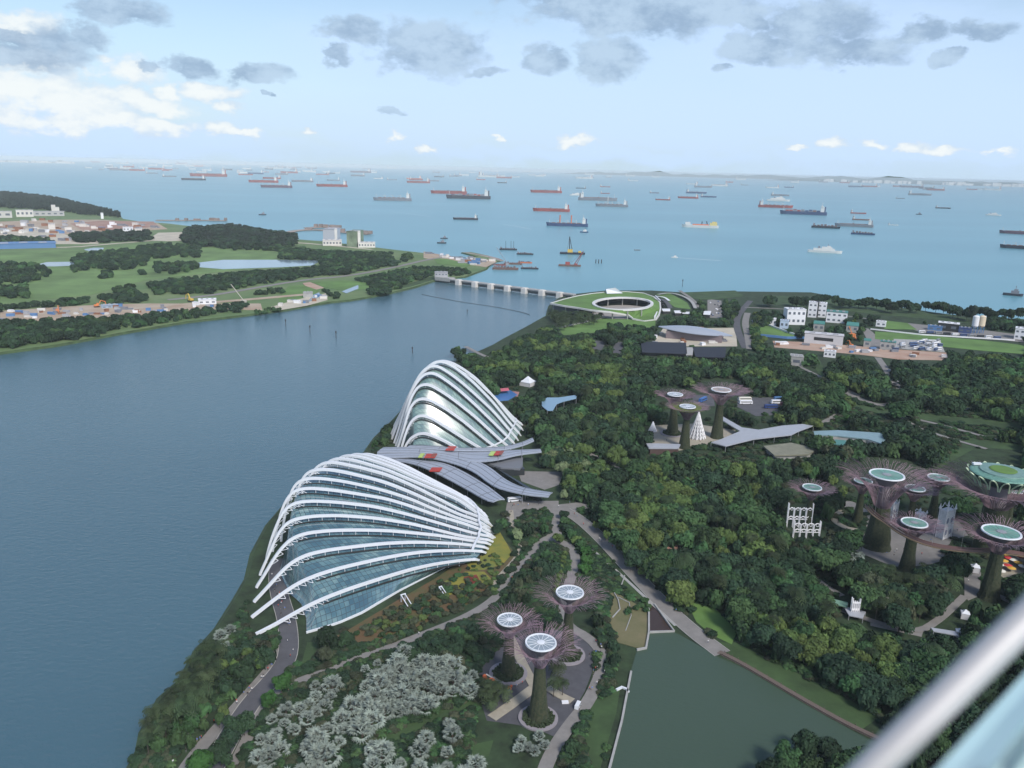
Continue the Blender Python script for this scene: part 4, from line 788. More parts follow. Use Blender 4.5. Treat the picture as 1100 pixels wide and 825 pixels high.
block('office_building','white tower with dark centre band, left one of the twin blocks','building',872,341,9,325.5,14,M_wb,rows=3,cols=2)
block('office_building','white tower with windows, right one of the twin blocks','building',882,341,9,326.5,14,M_wb,rows=3,cols=2)
block('stair_tower','narrow dark band between the twin white blocks','building',877,341,2.4,325,12,M_dark,win=False)
block('office_building','white low block with teal roof right of the twin towers','building',898,347,21,336,18,M_wb,roofm=M_tealr,rows=2,cols=4)
block('site_shed','small white cabin behind the left end of the walled field','building',830,350,6,343,8,M_wb,rows=1,cols=2)
block('site_shed','pale blue cabin left of the white two storey house','building',842,353,9,345,9,mat('paleblue',(.45,.55,.68),.6),rows=1,cols=2)
block('workshop','teal roofed workshop below the twin white blocks','building',879,356,11,348,12,M_conc,roofm=M_tealr,gable=True,rows=1,cols=2)
block('workshop','teal roofed open workshop right of the white blocks','building',915,357,12,350,14,M_conc,roofm=M_tealr,gable=True,rows=1,cols=2)
block('boundary_warehouse','long pale windowless warehouse beside the orange earthworks','warehouse',884,370,39,360,14,mat('warehouse',(.50,.50,.52),.8,var=.1,vscale=.05),rows=1,cols=1,wm=M_dark)
block('site_shed','small teal roofed shed at the right of the orange earthworks','building',931,373,7,366,8,M_conc,roofm=M_tealr,gable=True,rows=1,cols=1)
block('site_shed','long teal roofed shed beside the parked lorries','building',953,376,15,368,10,M_conc,roofm=M_tealr,rows=1,cols=3)
block('site_shed','white cabin on the end of the yard by the fork in the road','building',946,351,10,346,8,M_wb,rows=1,cols=2)
block('workshop','dark open workshop with white ridge roof on the long yard','building',1018,356,20,348,14,M_dark,roofm=M_wb,rows=1,cols=2)
block('blue_shed','blue sided shed left of the dark workshop','building',1004,355,14,351,8,M_bluer,rows=1,cols=2)
block('blue_shed','blue sided cabin row left of the silos','building',1036,358,12,353,8,mat('navy_sheet',(.05,.08,.2),.6),rows=1,cols=2)
block('white_building','white office cut by the right edge of the picture','building',1097,365,14,354,16,M_wb,rows=2,cols=3)
block('pump_house','grey concrete box on the slope left of the parked cars','building',855,393,14,384,14,M_conc,rows=1,cols=1)
block('site_shed','pale strip roofed hut by the orange earthworks','building',891,384,12,378,7,M_wb,rows=1,cols=3)
for i,(x,c,lb) in enumerate(((1046,(.70,.71,.73),'white silo on legs, left of the pair'),(1053,(.66,.56,.42),'cream silo on legs, right of the pair'))):
    B0=P(x,358,2.5); k=MPP(B0); ht=HZ(B0,339)-2.5; r=empty('storage_silo',tuple(B0),lb,'silo'); b=MB(); W=3.2*k; b.lathe([(W*.25,ht*.3),(W,ht*.42),(W,ht*.95),(W*.6,ht),(.05,ht*1.02)],n=20); b.build('tank',mat('silo_%d'%i if False else ('silo_white' if i==0 else 'silo_cream'),c,.5),r,smooth=False); tubes('leg',[([(W*.8*math.cos(a),W*.8*math.sin(a),0),(W*.8*math.cos(a),W*.8*math.sin(a),ht*.5)],.5) for a in (.785,2.356,3.93,5.5)],M_bluer,r)
openarea([(1040,336),(1058,336),(1058,360),(1040,360)])
# field walls
lowwall('field_wall',[(808,345),(826,350),(845,357),(862,363)],2.8,2.2,1.4,M_wb,'white curved wall above the walled green field')
lowwall('site_hoarding',[(815,361),(845,364),(866,364)],2.8,3,1.,M_bluer,'blue hoarding along the bottom of the walled green field','hoarding')
lowwall('yard_wall',[(935,354),(990,360),(1040,363),(1090,366)],2.8,1.6,1.2,M_wb,'white low wall above the long green strip at the right')
# ------------------------------------------------------------------ barrage bridge and visitor building
def q78(x,y): return (580+x/7.857,295+y/7.857)
B0=P(472,303,0); B1=P(612,321,0); dv=(B1-B0); LB=np.linalg.norm(dv); ang=math.atan2(dv[1],dv[0]); r=empty('barrage_bridge',tuple(B0),'low tidal barrage bridge with white piers across the bay mouth','bridge',rz=ang)
b=MB(); b.box((LB/2,3,6.5),(LB+14,9,1.3)); b.build('deck',M_conc,r); b=MB(); b.box((LB/2,-1.6,7.6),(LB+14,.5,1.0)); b.box((LB/2,7.6,7.6),(LB+14,.5,1.)); b.build('parapet',mat('pale_parapet',(.5,.5,.5),.7),r)
b=MB(); b.box((LB/2,1,3),(LB,1.2,4.6)); b.build('gate_row',mat('gate_steel',(.06,.075,.085),.6),r); b=MB(); b.box((LB/2,-.4,5.0),(LB,.6,.5)); b.build('pipe',M_steel,r)
pr=[493.9,511.5,528.5,546.3,564.5,583.3,602.3]
for x in pr:
    q=P(x,303+(x-472)*18/140,0); t=(q-B0)[:2]@dv[:2]/LB; b=MB(); b.box((t,-2.5,3.8),(8.5,11,9.2)); b.box((t,-2.5,8.9),(6.5,8,1.2)); b.build('pier',M_pale,r)
b=MB(); b.box((8,6,6),(34,16,6)); b.build('abutment',M_conc,r)
block('control_building','grey control block where the barrage bridge meets the left shore','building',474,301,14,293,12,M_greyw,rows=2,cols=4)
# buoy line
b=MB()
bl=smooth_poly([P(x,y,.3) for x,y in [(453,316),(472,320),(500,325),(530,329),(560,335),(569,338)]],3)
for p in bl:
    pass
b.beam([tuple(p) for p in resample(bl,60)],.6,.4); tag(b.build('floating_boom',mat('boom',(.10,.11,.12),.8)),'thin dark floating boom curving across the bay before the barrage','boom')
zr=15.
outer=[(591.5,326,zr),(606,321.5,zr),(620.7,318,zr),(636,315.5,zr),(651,314,zr),(673,313.5,zr),(691,315,zr-1),(702,319,zr-3),(709,325,zr-5),(709.5,332,zr-7),(708,338,zr-10),(704.5,343.5,3.2),(692,345,3.2),(680,342.5,4.5),(675,338.5,8),(655,335,zr-1),(643,334,zr),(633.5,333,zr),(619,330.5,zr),(605,328.5,zr)]
hole=[(669+31.5*math.cos(a),326.3+6.6*math.sin(a),zr) for a in np.linspace(0,2*math.pi,40,endpoint=False)]
hole=[(x,y,zr-max(0,(x-688)/12*2.0)) for x,y,z in hole]
bp=P(640,330,0); r=empty('barrage_pavilion',tuple(bp),'curved visitor building with sloping grass roof and round courtyard','building')
Ow=[P(*p)-bp for p in outer]; Hw=[P(*p)-bp for p in hole]
tris=tessellate_polygon([[Vector(p) for p in Ow],[Vector(p) for p in Hw]]); allp=Ow+Hw; fx=[]
for t in tris:
    a,b_,c=[Vector(allp[i]) for i in t]; fx.append(t if (b_-a).cross(c-a).z>0 else t[::-1])
b=MB(); b.add(allp,fx); n=len(allp); b.add([p-np.array([0,0,1.6]) for p in allp],[tuple(f[::-1]) for f in fx]); b.build('grass_roof',mat('roof_lawn',(.10,.19,.045),.9,var=.2,vscale=.03),r)
b=MB(); lp=[tuple(p+np.array([0,0,-.2])) for p in Ow]; b.beam(lp[:15]+[],2.2,2.0); b.beam(lp[14:]+[lp[0]],2.2,2.2); b.build('roof_edge',mat('pale_edge',(.56,.56,.55),.7),r)
b=MB(); lp=[tuple(p+np.array([0,0,-.1])) for p in Hw]; b.beam(lp+[lp[0],lp[1]],4.2,2.4); b.build('courtyard_rim',mat('rim_white',(.62,.62,.62),.6),r)
cen=sum(Hw)/len(Hw); b=MB(); b.add([(*( (p-cen)*1.08+cen)[:2],3.1) for p in Hw],[tuple(range(len(Hw)))]); b.build('courtyard_floor',mat('courtyard',(.30,.28,.26),.9,var=.2,vscale=.05),r)
b=MB(); vs=[(*( (p-cen)*1.45+cen)[:2],3.0) for p in Hw]+[(*( (p-cen)*1.45+cen)[:2],p[2]-1.7) for p in Hw]; nn=len(Hw)
sel=[i for i in range(nn) if (math.sin(2*math.pi*i/nn)<.0 or math.cos(2*math.pi*i/nn)<-.7)]
b.add(vs,[(i,(i+1)%nn,nn+(i+1)%nn,nn+i) for i in sel]); b.build('inner_wall',mat('inner_glass',(.035,.045,.055),.2),r)
CL=[(Hw[i]-cen)*1.1+cen for i in range(0,nn,3)]+[(Ow[i]-cen)*.96+cen for i in (0,1,17,18,19)]
tubes('column',[([(p[0],p[1],2.4),(p[0],p[1],p[2]-1.5)],.9) for p in CL],M_conc,r,6)
b=MB(); zt=zr-1.8; b.prism([P(x,y,zt)-bp for x,y in [(593.5,326),(606,322.5),(622,319),(632,321),(622,330),(608,328.5)]],2.,zt); b.build('west_wall',mat('slate_wall',(.10,.115,.14),.35),r)
wp=[P(x,y,z)-bp for x,y,z in [(651,310.5,21),(661,309,24),(669,315,zr+.4),(652,315.5,zr+.4)]]
b=MB(); b.add([tuple(p) for p in wp]+[(p[0],p[1]+10,max(p[2]-2,zr)) for p in wp],[(0,1,2,3),(4,7,6,5),(0,4,5,1),(1,5,6,2),(2,6,7,3),(3,7,4,0)]); b.build('roof_light',M_white,r)
openarea([(588,330),(600,352),(704,345),(715,335),(709,322),(690,312),(651,308),(620,316)])
lowwall('ramp_wall',[(703,343),(706,337),(709,331),(709,325),(704,320)],3,4,1.6,M_wb,'white curved wall at the right end of the grass roof')
lowwall('ramp_wall',[(603,352),(628,346.5),(650,341)],2.9,1.5,2.,M_conc,'pale straight path wall below the grass roofed building')
for nm,pl,wd,m in (('viaduct',[(707,316),(720,314),(735,318),(744,324),(747,331)],5,M_conc),('viaduct',[(704,321),(712,321),(718,326),(720,331)],7,M_asph),('viaduct',[(706,318),(714,319),(719,323)],4,M_wb)):
    path('raised_road',pl,wd,5.2,m); openstrip(pl,5)
slab('kiosk','white flat roof left of the row behind the ramp','kiosk',[(711,331.5),(720,331.5),(720,334),(712,334)],7,.6,M_wb,wall=M_dark)
slab('kiosk','white flat roof in the middle of the row behind the ramp','kiosk',[(724,333.5),(731,333.5),(732,336),(725,336)],7,.6,M_wb,wall=M_dark)
slab('kiosk','long thin white roof at the right of the row behind the ramp','kiosk',[(733,334.5),(741,335),(741,337),(733,336.5)],6,.6,M_wb,wall=M_dark)
slab('kiosk','larger white roof by the car park above the silver leaf roof','kiosk',[(756,334),(764,334),(763,338),(755.5,337.5)],8,.6,M_wb,wall=M_dark)
# ------------------------------------------------------------------ left peninsula buildings
block('apartment_tower','grey slab tower with pale side, left of the two shore towers','building',353,259,12,246.5,60,mat('slab_grey',(.40,.42,.47),.7),rows=1,cols=1,win=False,rz=-.3)
block('apartment_tower','greenish slab tower with white edge, right of the two shore towers','building',378,265.5,11,249,60,mat('slab_green',(.17,.22,.15),.8,var=.4,vscale=.05),rows=1,cols=1,win=False,rz=-.3)
block('pale_side','thin pale block painting the sunlit right side of the grey shore tower','building',361,259,3,246.5,30,M_pale,win=False)  # sunlight on the grey tower's right side, put into a paler block
block('pale_side','thin white strip on the right side of the green shore tower','building',386,265.5,3,249,30,M_pale,win=False)  # thin paler block along the green tower's right side
block('low_building','low pale building between the shore towers','building',357,264,20,258.5,30,M_pale,rows=1,cols=6)
block('low_building','low pale building right of the shore towers','building',394,266,18,261,30,M_pale,rows=1,cols=6)
block('batching_block','pale twin block above the earthworks near the far forest','building',58,229,4,220.5,20,M_pale,win=False)
block('batching_block','smaller pale block beside the taller one near the far forest','building',62,229.5,4,223,20,M_pale,win=False)
block('low_building','long low pale shed at the foot of the far forest','building',50,232,34,227.5,30,mat('dull_pale',(.42,.42,.42),.8),rows=1,cols=6)
block('low_building','pale roofed works left of the twin blocks','building',27,233,16,226,20,M_pale,rows=1,cols=4)
block('low_building','grey white heap of sheds at the left edge','building',4,234,16,227.5,30,mat('dull_pale2',(.5,.49,.47),.8),rows=1,cols=2)
block('storage_silo','single white tower on the earthworks','tower',110,235,2.6,229,10,M_wb,win=False)
block('batching_block','pale cube above the round blue tank','building',56,246.5,6.5,241,20,M_pale,win=False)
block('site_building','white three bay building among dark trees','building',138,252,10,244.5,20,M_wb,rows=2,cols=3)
block('site_building','smaller white building right of the three bay one','building',149,252,7,246,15,M_pale,rows=1,cols=2)
block('long_shed','long blue roofed shed at the left','shed',26,267,60,262,50,M_bluer,roofm=M_bluer,rows=1,cols=1,win=False)
block('site_shed','white site hut beside the near shore earthworks','building',223,327,18,322.5,14,M_wb,rows=1,cols=3)
block('site_shed','blue grey site hut in the near earthworks','building',118,331,16,328.5,10,mat('bluegrey',(.3,.38,.48),.7),rows=1,cols=3)
block('site_shed','white box hut by the water inlet','building',331,320,10,315,12,M_conc,rows=1,cols=1,win=False)
for nm,pl,m,z in (('earthworks',[(0,238),(60,236),(110,236),(170,240),(180,246),(120,250),(60,252),(0,252)],M_earth,2.9),
 ('earthworks',[(75,240),(110,237),(165,238),(170,243),(130,247),(90,248)],mat('red_soil',(.28,.15,.12),.95,col2=(.36,.24,.18),vscale=.01),3.1),
 ('earthworks',[(0,246),(40,244),(70,252),(110,258),(105,262),(60,262),(20,254),(0,256)],M_sand,3.0),
 ('earthworks',[(157,258),(170,250),(205,249),(216,251),(210,258),(180,259)],M_sand,3.1),
 ('earthworks',[(0,334),(60,330),(110,327),(160,326),(230,326),(280,326),(282,333),(230,332),(160,338),(80,343),(0,346)],M_earth,2.9),
 ('earthworks',[(290,330),(318,322),(350,315),(352,322),(330,328),(300,333)],M_sand,3.0),
 ('earthworks',[(325,304),(333,303),(348,309),(340,311),(328,307)],M_red_earth,2.9),
 ('earthworks',[(455,270),(486,276),(520,278),(534,281),(522,287),(505,284),(480,281),(455,277)],M_earth,2.9),
 ('lawn',[(465,277),(480,278),(507,284),(500,287),(470,283)],M_grass_l,3.0),
 ('lawn',[(0,270),(90,268),(150,262),(280,262),(300,270),(290,286),(160,300),(100,316),(0,326)],mat('golf_lawn',(.12,.20,.065),.95,var=.3,vscale=.012),2.8),
 ('lawn',[(300,320),(310,307),(330,306),(345,310),(335,318),(318,324),(300,326)],M_grass_l,2.85),
 ('lawn',[(335,303),(370,301),(398,304),(395,310),(368,312),(348,308)],M_grass_l,2.85),
 ('lawn',[(415,312),(470,295),(478,297),(440,308)],M_grass,2.85),
 ('pond',[(213,282),(240,279),(300,279),(345,280),(335,285),(300,287),(240,289),(214,287)],None,3.1),
 ('pond',[(40,284),(50,281.5),(82,281),(82,285),(60,286),(42,286)],None,3.1),('pond',[(90,268),(100,266),(112,266),(110,269),(96,270)],None,3.1),
 ('inlet_water',[(332,322),(336,317),(343,314),(344,318),(338,322),(330,325)],None,3.15),('inlet_water',[(367,313),(385,306),(385,310),(372,315)],None,3.15)):
    sheet(nm,pl,z,m or mat('pond_water',(.22,.30,.36),.12)); openarea(pl)
# jetties
def jetty(px,wd,label,clut,seed):
    cl=smooth_poly([P(x,y,2.) for x,y in px],2); l,rr=ribbon_pts(cl,wd); o=cl[0]*[1,1,0]; r=empty('jetty',tuple(o),label,'jetty'); b=MB()
    b.beam([tuple(p-o) for p in cl],wd,1.6); b.build('deck',mat('jetty_deck',(.30,.25,.22),.9,var=.2,vscale=.02),r); rnd=random.Random(seed)
    if clut:
        for k in range(clut):
            p=cl[rnd.randrange(len(cl)//3,len(cl))]-o; b=MB(); h_=rnd.uniform(4,10); b.box((p[0]+rnd.uniform(-8,8),p[1]+rnd.uniform(-wd*.3,wd*.3),2.5+h_/2),(rnd.uniform(8,26),rnd.uniform(6,12),h_)); b.build('equipment_shed',mat('shed_brown',(.24,.19,.17),.8,var=.3,vscale=.03),r)
    return r
jetty([(168,236.5),(190,236.8),(215,236.5),(243,237)],26,'long works jetty reaching into the sea at the far left',8,1)
jetty([(308,250),(318,247.5),(335,246.5),(352,247.5),(372,250),(396,251.5)],24,'curved pale jetty arm behind the two shore towers',10,2)
jetty([(330,245),(345,243.5),(362,245)],30,'moored works platform at the tip of the curved jetty',8,3)
jetty([(500,271.5),(515,274),(530,277),(538,280)],14,'brown breakwater beside the works barges',0,4)
# cranes / excavators on the earthworks
M_or=mat('crane_orange',(.62,.20,.06),.5); M_yel=mat('crane_yellow',(.6,.42,.08),.5)
def excavator(x,y,s,label,m=M_or,rz=0):
    p=P(x,y,2.9); r=empty('excavator',tuple(p),label,'excavator',rz=rz); b=MB(); b.box((0,-1.1*s,.5*s),(4*s,.7*s,.9*s)); b.box((0,1.1*s,.5*s),(4*s,.7*s,.9*s)); b.build('track_set',M_dark,r)
    b=MB(); b.box((-.3*s,0,1.7*s),(3.2*s,2.4*s,1.3*s)); b.box((.7*s,.6*s,2.7*s),(1.2*s,1.*s,1.2*s)); b.build('cab',m,r); b=MB(); b.beam([(1*s,-.4*s,1.8*s),(3.4*s,-.4*s,5.4*s),(6.4*s,-.4*s,4.2*s)],.5*s,.6*s); b.beam([(6.3*s,-.4*s,4.4*s),(7*s,-.4*s,1.2*s)],.4*s,.5*s); b.build('boom_arm',m,r); return r
excavator(205,324,2.0,'yellow excavator beside the white site hut on the near left shore',M_yel,2.5); excavator(104,330,1.7,'orange excavator on the near earthworks left of the blue grey hut',M_or,.6)
excavator(914,372,1.2,'tall orange excavator above the orange earthworks',M_or,2.0); excavator(919,365,1.0,'second orange excavator just behind the tall one',M_or,1.5); excavator(62,336,1.6,'orange excavator farther left along the near earthworks',M_or,2.)
def mobile_crane(x,y,x2,y2,label,m):
    B0=P(x,y,2.9); k=MPP(B0); ht=HZ(B0,y2)-2.9; r=empty('crawler_crane',tuple(B0),label,'crane'); b=MB(); b.box((0,0,2.5),(7,6,4)); b.build('cab',m,r); az_=-math.atan2(B0[0],B0[1]); dx=(x2-x)*k; b=MB(); b.tube([(0,0,4),(dx*math.cos(az_),dx*math.sin(az_),ht)],.55,4); b.build('boom_arm',m,r)
mobile_crane(262,326,250,305,'pale crawler crane with leaning boom on the near left shore',mat('crane_pale',(.5,.48,.42),.6)); mobile_crane(545,285,533,266,'thin crane boom over the works barges',M_steel)
mobile_crane(915,362,911,351,'orange crane mast beside the workshops',M_or)
# parked vehicles
for x,y,c,lb in ((838,430,M_bluer,'blue coach at the back of the far car park'),(835,433.5,M_wb,'white coach second from the back in the far car park'),(828,438.5,mat('navy',(.03,.06,.2),.4),'dark blue coach across the front of the car park'),(845,436,mat('maroon',(.2,.05,.07),.5),'maroon coach at the right of the car park'),(800,430.5,P_w,'cream coach at the left of the far car park'),(801,434,M_wb,'white coach in front of the cream one'),(755,431,mat('coach_blue',(.05,.14,.38),.4),'bright blue coach between the far steel trees')):
    vehicle('coach',lb,'coach',x,y,12,2.8,3.4,c,.1 if x>760 else .9)
cars=[M_wb,mat('car_dark',(.04,.045,.06),.3),mat('car_silver',(.4,.41,.43),.3,.4),mat('car_blue',(.06,.10,.22),.3)]
gc='cars parked on the road above the grove'
for i,(x,y) in enumerate([(955,398),(957,401),(960,404.5),(958,407),(963,410),(961,413)]): vehicle('parked_car',('white','dark','silver','blue')[i%4]+' car on the narrow road above the steel tree grove','car',x,y,4.6,1.9,1.5,cars[i%4],1.9,group=gc,van=False)
for i in range(14): vehicle('parked_car',('white','dark','silver','blue')[(i*7)%4]+' car in the long row under the trees at the right','car',1014+i*5.4,437.3+i*.55,4.6,1.9,1.5,cars[(i*7)%4],1.5,group='cars parked in the long row under the trees',van=False)
random.seed(21)
for i in range(30):
    x=random.uniform(961,1010); y=random.uniform(366.5,377)
    k=random.choice((0,0,2,3)); vehicle('parked_lorry',('white','dark','silver','blue')[k]+' lorry in the crowded lorry yard','lorry',x,y,random.choice((7,10)),2.6,3.2,cars[k],random.uniform(-.5,.5)+.3,z=3.0,group='lorries in the crowded yard')
for i in range(14):
    x=random.uniform(762,774); y=random.uniform(324,340); k=random.randrange(4); vehicle('parked_car',('white','dark','silver','blue')[k]+' car in the car park behind the silver leaf roof','car',x,y,4.6,1.9,1.5,cars[k],1.4,z=2.65,group='cars in the car park behind the leaf roof',van=False)
for i in range(10):
    x=990+i*9; y=357.5+i*.7; k=(i*3)%4; vehicle('parked_lorry',('white','dark','silver','blue')[k]+' lorry on the long seaside yard','lorry',x,y,9,2.6,3.2,cars[k],.1,z=2.75,group='lorries on the long seaside yard')
# red dragon-like play piece near the left near supertree
r=empty('festive_lantern_figure',tuple(P(526,734,2.6)),'long red and orange lantern figure at the plaza edge left of the near steel trees','lantern',rz=-.7)
b=MB(); b.tube([(x,math.sin(x*1.2)*.5,1.4+.4*math.sin(x*1.7)) for x in np.linspace(-3.6,3.6,14)],[.4]+[.85]*12+[.3],8); b.build('body',mat('festive_red',(.62,.07,.03),.6,col2=(.75,.2,.05),vscale=1.5),r); b=MB(); b.beam([(-3,1.2,2.2),(3,1.4,1.6)],.5,.2); b.build('banner',P_w,r)
r=empty('festive_lantern_figure',tuple(P(547,741,2.6)),'small orange lantern figure below the left near steel tree','lantern'); b=MB(); b.box((0,0,.9),(1.8,.7,1.),taper=.7); b.box((.8,0,1.7),(.8,.6,.7)); b.box((-.5,0,.3),(.3,.5,.8)); b.box((.6,0,.3),(.3,.5,.8)); b.build('body',MATS['festive_red'],r)
# bench, arc bench, low box
r=lowwall('arc_bench',[(662,742),(668,739),(673,741),(675,744)],2.6,.7,.9,M_white,'white curved bench on the lakeside lawn','bench')
o=MB(); o.box((0,0,.35),(2.6,1.5,.6)); q=o.build('low_planter',M_wb); q.location=P(607,755,2.58); q.rotation_euler=(0,0,.1); tag(q,'small white rectangular planter on the dark plaza right of the nearest trunk','planter')
# ------------------------------------------------------------------ ships
M_hr=mat('hull_red',(.30,.07,.06),.6,var=.2,vscale=.02); M_hb=mat('hull_black',(.035,.04,.055),.6); M_hg=mat('hull_grey',(.20,.21,.24),.6); M_hbl=mat('hull_blue',(.04,.07,.16),.6); M_hw=mat('hull_white',(.62,.62,.6),.6); M_hbr=mat('hull_brown',(.19,.11,.09),.7); M_hp=mat('hull_purple',(.14,.08,.11),.6); M_or2=mat('ship_orange',(.62,.17,.08),.6)
HC=dict(r=(M_hr,'dark red'),k=(M_hb,'black'),g=(M_hg,'grey'),b=(M_hbl,'blue'),w=(M_hw,'white'),n=(M_hbr,'brown'),p=(M_hp,'purplish'),o=(M_or2,'orange'))
def hullmesh(b,L_,W_,D_,sheer=.3,blunt=False,mi=0):
    st=[(-.5,.78,1),(-.46,.95,1),(-.3,1,1),(.2,1,1),(.36,.92,1.03),(.44,.6,1.12),(.5,.06,1.2)] if not blunt else [(-.5,.95,1),(-.48,1,1),(.48,1,1),(.5,.95,1)]
    v=[]
    for x,wd,hz_ in st:
        for s in(-1,1): v+= [(x*L_*(.96 if x>.4 else 1),s*W_/2*wd*.8,-1.),(x*L_,s*W_/2*wd,D_*hz_)]
    f=[]
    for i in range(len(st)-1):
        a=i*4;c=a+4; f+= [(a+1,a,c,c+1),(a+2,a+3,c+3,c+2),(a+1,c+1,c+3,a+3)]
    f+= [(0,1,3,2),(4*len(st)-3,4*len(st)-4,4*len(st)-2,4*len(st)-1)]; b.add(v,f,mi)
SHIPN={'f':'naval_ship','t':'tanker','c':'container_ship','u':'bulk_carrier','g':'barge','x':'crane_barge','d':'dredger','s':'small_ship','y':'tugboat'}
def ship(x,y,Lpx,kind,col,flip,label,yaw=0.,group=None,tall=1.):
    B0=P(x,y,0.); L_=Lpx*MPP(B0); W_=L_*.15; D_=max(L_*.07,1.5)*tall; az_=-math.atan2(B0[0],B0[1])+yaw+(math.pi if flip else 0)
    nm=SHIPN[kind]; r=empty(nm,tuple(B0),label,nm.replace('_',' '),group,rz=az_); hm,cn=HC[col]; sup=M_hw
    if kind in 'gx': W_=L_*.25; D_=L_*.07
    if kind=='y': W_=L_*.3; D_=L_*.12
    b=MB(); hullmesh(b,L_,W_,D_,blunt=kind in'gx'); b.build('hull',hm,r)
    if kind in 'tucs':
        sh=L_*.105 if kind!='s' else L_*.14; b=MB(); xs=-L_*.40; b.box((xs,0,D_+sh/2),(L_*.075,W_*.85,sh)); b.box((xs+L_*.01,0,D_+sh*1.12),(L_*.045,W_*1.02,sh*.25)); b.build('bridge_house',sup,r)
        b=MB(); b.box((xs-L_*.055,0,D_+sh*.55),(L_*.03,W_*.3,sh*1.1)); b.build('funnel',hm if col!='w' else M_hr,r)
        tubes('mast',[([(L_*.42,0,D_),(L_*.42,0,D_+sh*.9)],L_*.005),([(xs+L_*.01,0,D_+sh),(xs+L_*.01,0,D_+sh*1.9)],L_*.005)],M_hw,r,4)
    if kind=='t':
        b=MB(); b.box((0,0,D_+L_*.006),(L_*.72,W_*.12,L_*.012)); b.box((L_*.02,0,D_+L_*.014),(L_*.02,W_*.7,L_*.03)); b.build('deck_pipes',M_hbr,r)
    if kind=='u':
        b=MB()
        for i in range(6): b.box((-L_*.28+i*L_*.12,0,D_+L_*.006),(L_*.09,W_*.6,L_*.014))
        b.build('hatch_covers',M_hbr,r)
        if Lpx>20:
            for i in range(3):
                b=MB(); q=-L_*.22+i*L_*.2; b.tube([(q,0,D_),(q,0,D_+L_*.07)],L_*.006,4); b.tube([(q,0,D_+L_*.065),(q+L_*.07,0,D_+L_*.05)],L_*.004,4); b.build('deck_crane',M_hw,r)
    if kind=='c':
        rnd=random.Random(int(x)); b=MB(); cols=4
        for i in range(9):
            q=-L_*.32+i*L_*.083
            for j in range(3):
                hh=L_*.014*rnd.choice((1,2,2,3)); b.box((q,(-1+j)*W_*.29,D_+hh/2),(L_*.075,W_*.27,hh),mi=rnd.randrange(4))
        b.build('container_stack',[M_hr,M_hbl,M_hg,M_hbr],r)
    if kind=='g':
        b=MB(); rnd=random.Random(int(x*y)); 
        for i in range(7): hh=L_*rnd.uniform(.02,.07); b.box((-L_*.38+i*L_*.12,rnd.uniform(-.1,.1)*W_,D_+hh/2),(L_*.09,W_*.6,hh))
        b.build('cargo',mat('barge_cargo',(.14,.11,.11),.9,var=.4,vscale=.05),r); b=MB(); b.box((-L_*.42,0,D_+L_*.05),(L_*.07,W_*.5,L_*.1)); b.build('deck_house',M_hg,r)
    if kind=='x':
        b=MB(); b.box((-L_*.1,0,D_+L_*.06),(L_*.2,W_*.6,L_*.12)); b.box((L_*.28,0,D_+L_*.03),(L_*.12,W_*.6,L_*.06)); b.build('deck_house',M_yel if col=='k' else M_hr,r)
        b=MB(); q=L_*(.28 if col=='n' else -.02); hh=L_*(.62*tall); s=-.12 if col=='k' else .3
        b.tube([(q-L_*.1,0,D_),(q+s*L_,0,D_+hh)],L_*.016,4); b.tube([(q+L_*.02,0,D_),(q+s*L_,0,D_+hh)],L_*.012,4); b.tube([(q-L_*.2,0,D_+L_*.1),(q+s*L_,0,D_+hh)],L_*.005,3); b.build('crane_boom',M_hb if col=='k' else M_hr,r)
    if kind=='d':
        b=MB(); b.box((-L_*.36,0,D_+L_*.035),(L_*.2,W_*.85,L_*.07)); b.box((-L_*.38,0,D_+L_*.085),(L_*.12,W_*.7,L_*.03)); b.build('bridge_house',mat('dredger_yellow',(.6,.5,.2),.6),r)
        b=MB(); b.box((L_*.33,0,D_+L_*.035),(L_*.14,W_*.85,L_*.07)); b.build('fore_house',M_hw,r); b=MB(); b.box((-L_*.02,0,D_+L_*.012),(L_*.44,W_*.5,L_*.025)); b.build('pump_deck',M_or2,r)
        b=MB(); b.tube([(-L_*.05,0,D_),(-L_*.05,0,D_+L_*.1)],L_*.012,4); b.tube([(-L_*.2,0,D_),(-L_*.17,0,D_+L_*.11)],L_*.012,4); b.build('gantry',M_hb,r)
    if kind=='f':
        b=MB(); b.box((-L_*.03,0,D_+L_*.03),(L_*.62,W_*.8,L_*.06)); b.box((L_*.05,0,D_+L_*.085),(L_*.3,W_*.6,L_*.05)); b.box((L_*.1,0,D_+L_*.125),(L_*.1,W_*.4,L_*.03)); b.build('bridge_house',M_hw,r); b=MB(); b.box((-L_*.18,0,D_+L_*.09),(L_*.06,W_*.4,L_*.06)); b.build('funnel',M_hg,r); b=MB(); b.tube([(L_*.08,0,D_),(L_*.08,0,D_+L_*.2)],L_*.006,4); b.build('mast',M_hg,r)
    if kind=='y':
        b=MB(); b.box((L_*.08,0,D_+L_*.08),(L_*.4,W_*.6,L_*.16)); b.box((L_*.12,0,D_+L_*.2),(L_*.2,W_*.4,L_*.1)); b.build('wheelhouse',M_hw if col in'wb' else M_hg,r); b=MB(); b.tube([(L_*.1,0,D_),(L_*.1,0,D_+L_*.45)],L_*.015,4); b.build('mast',M_hg,r)
    return r
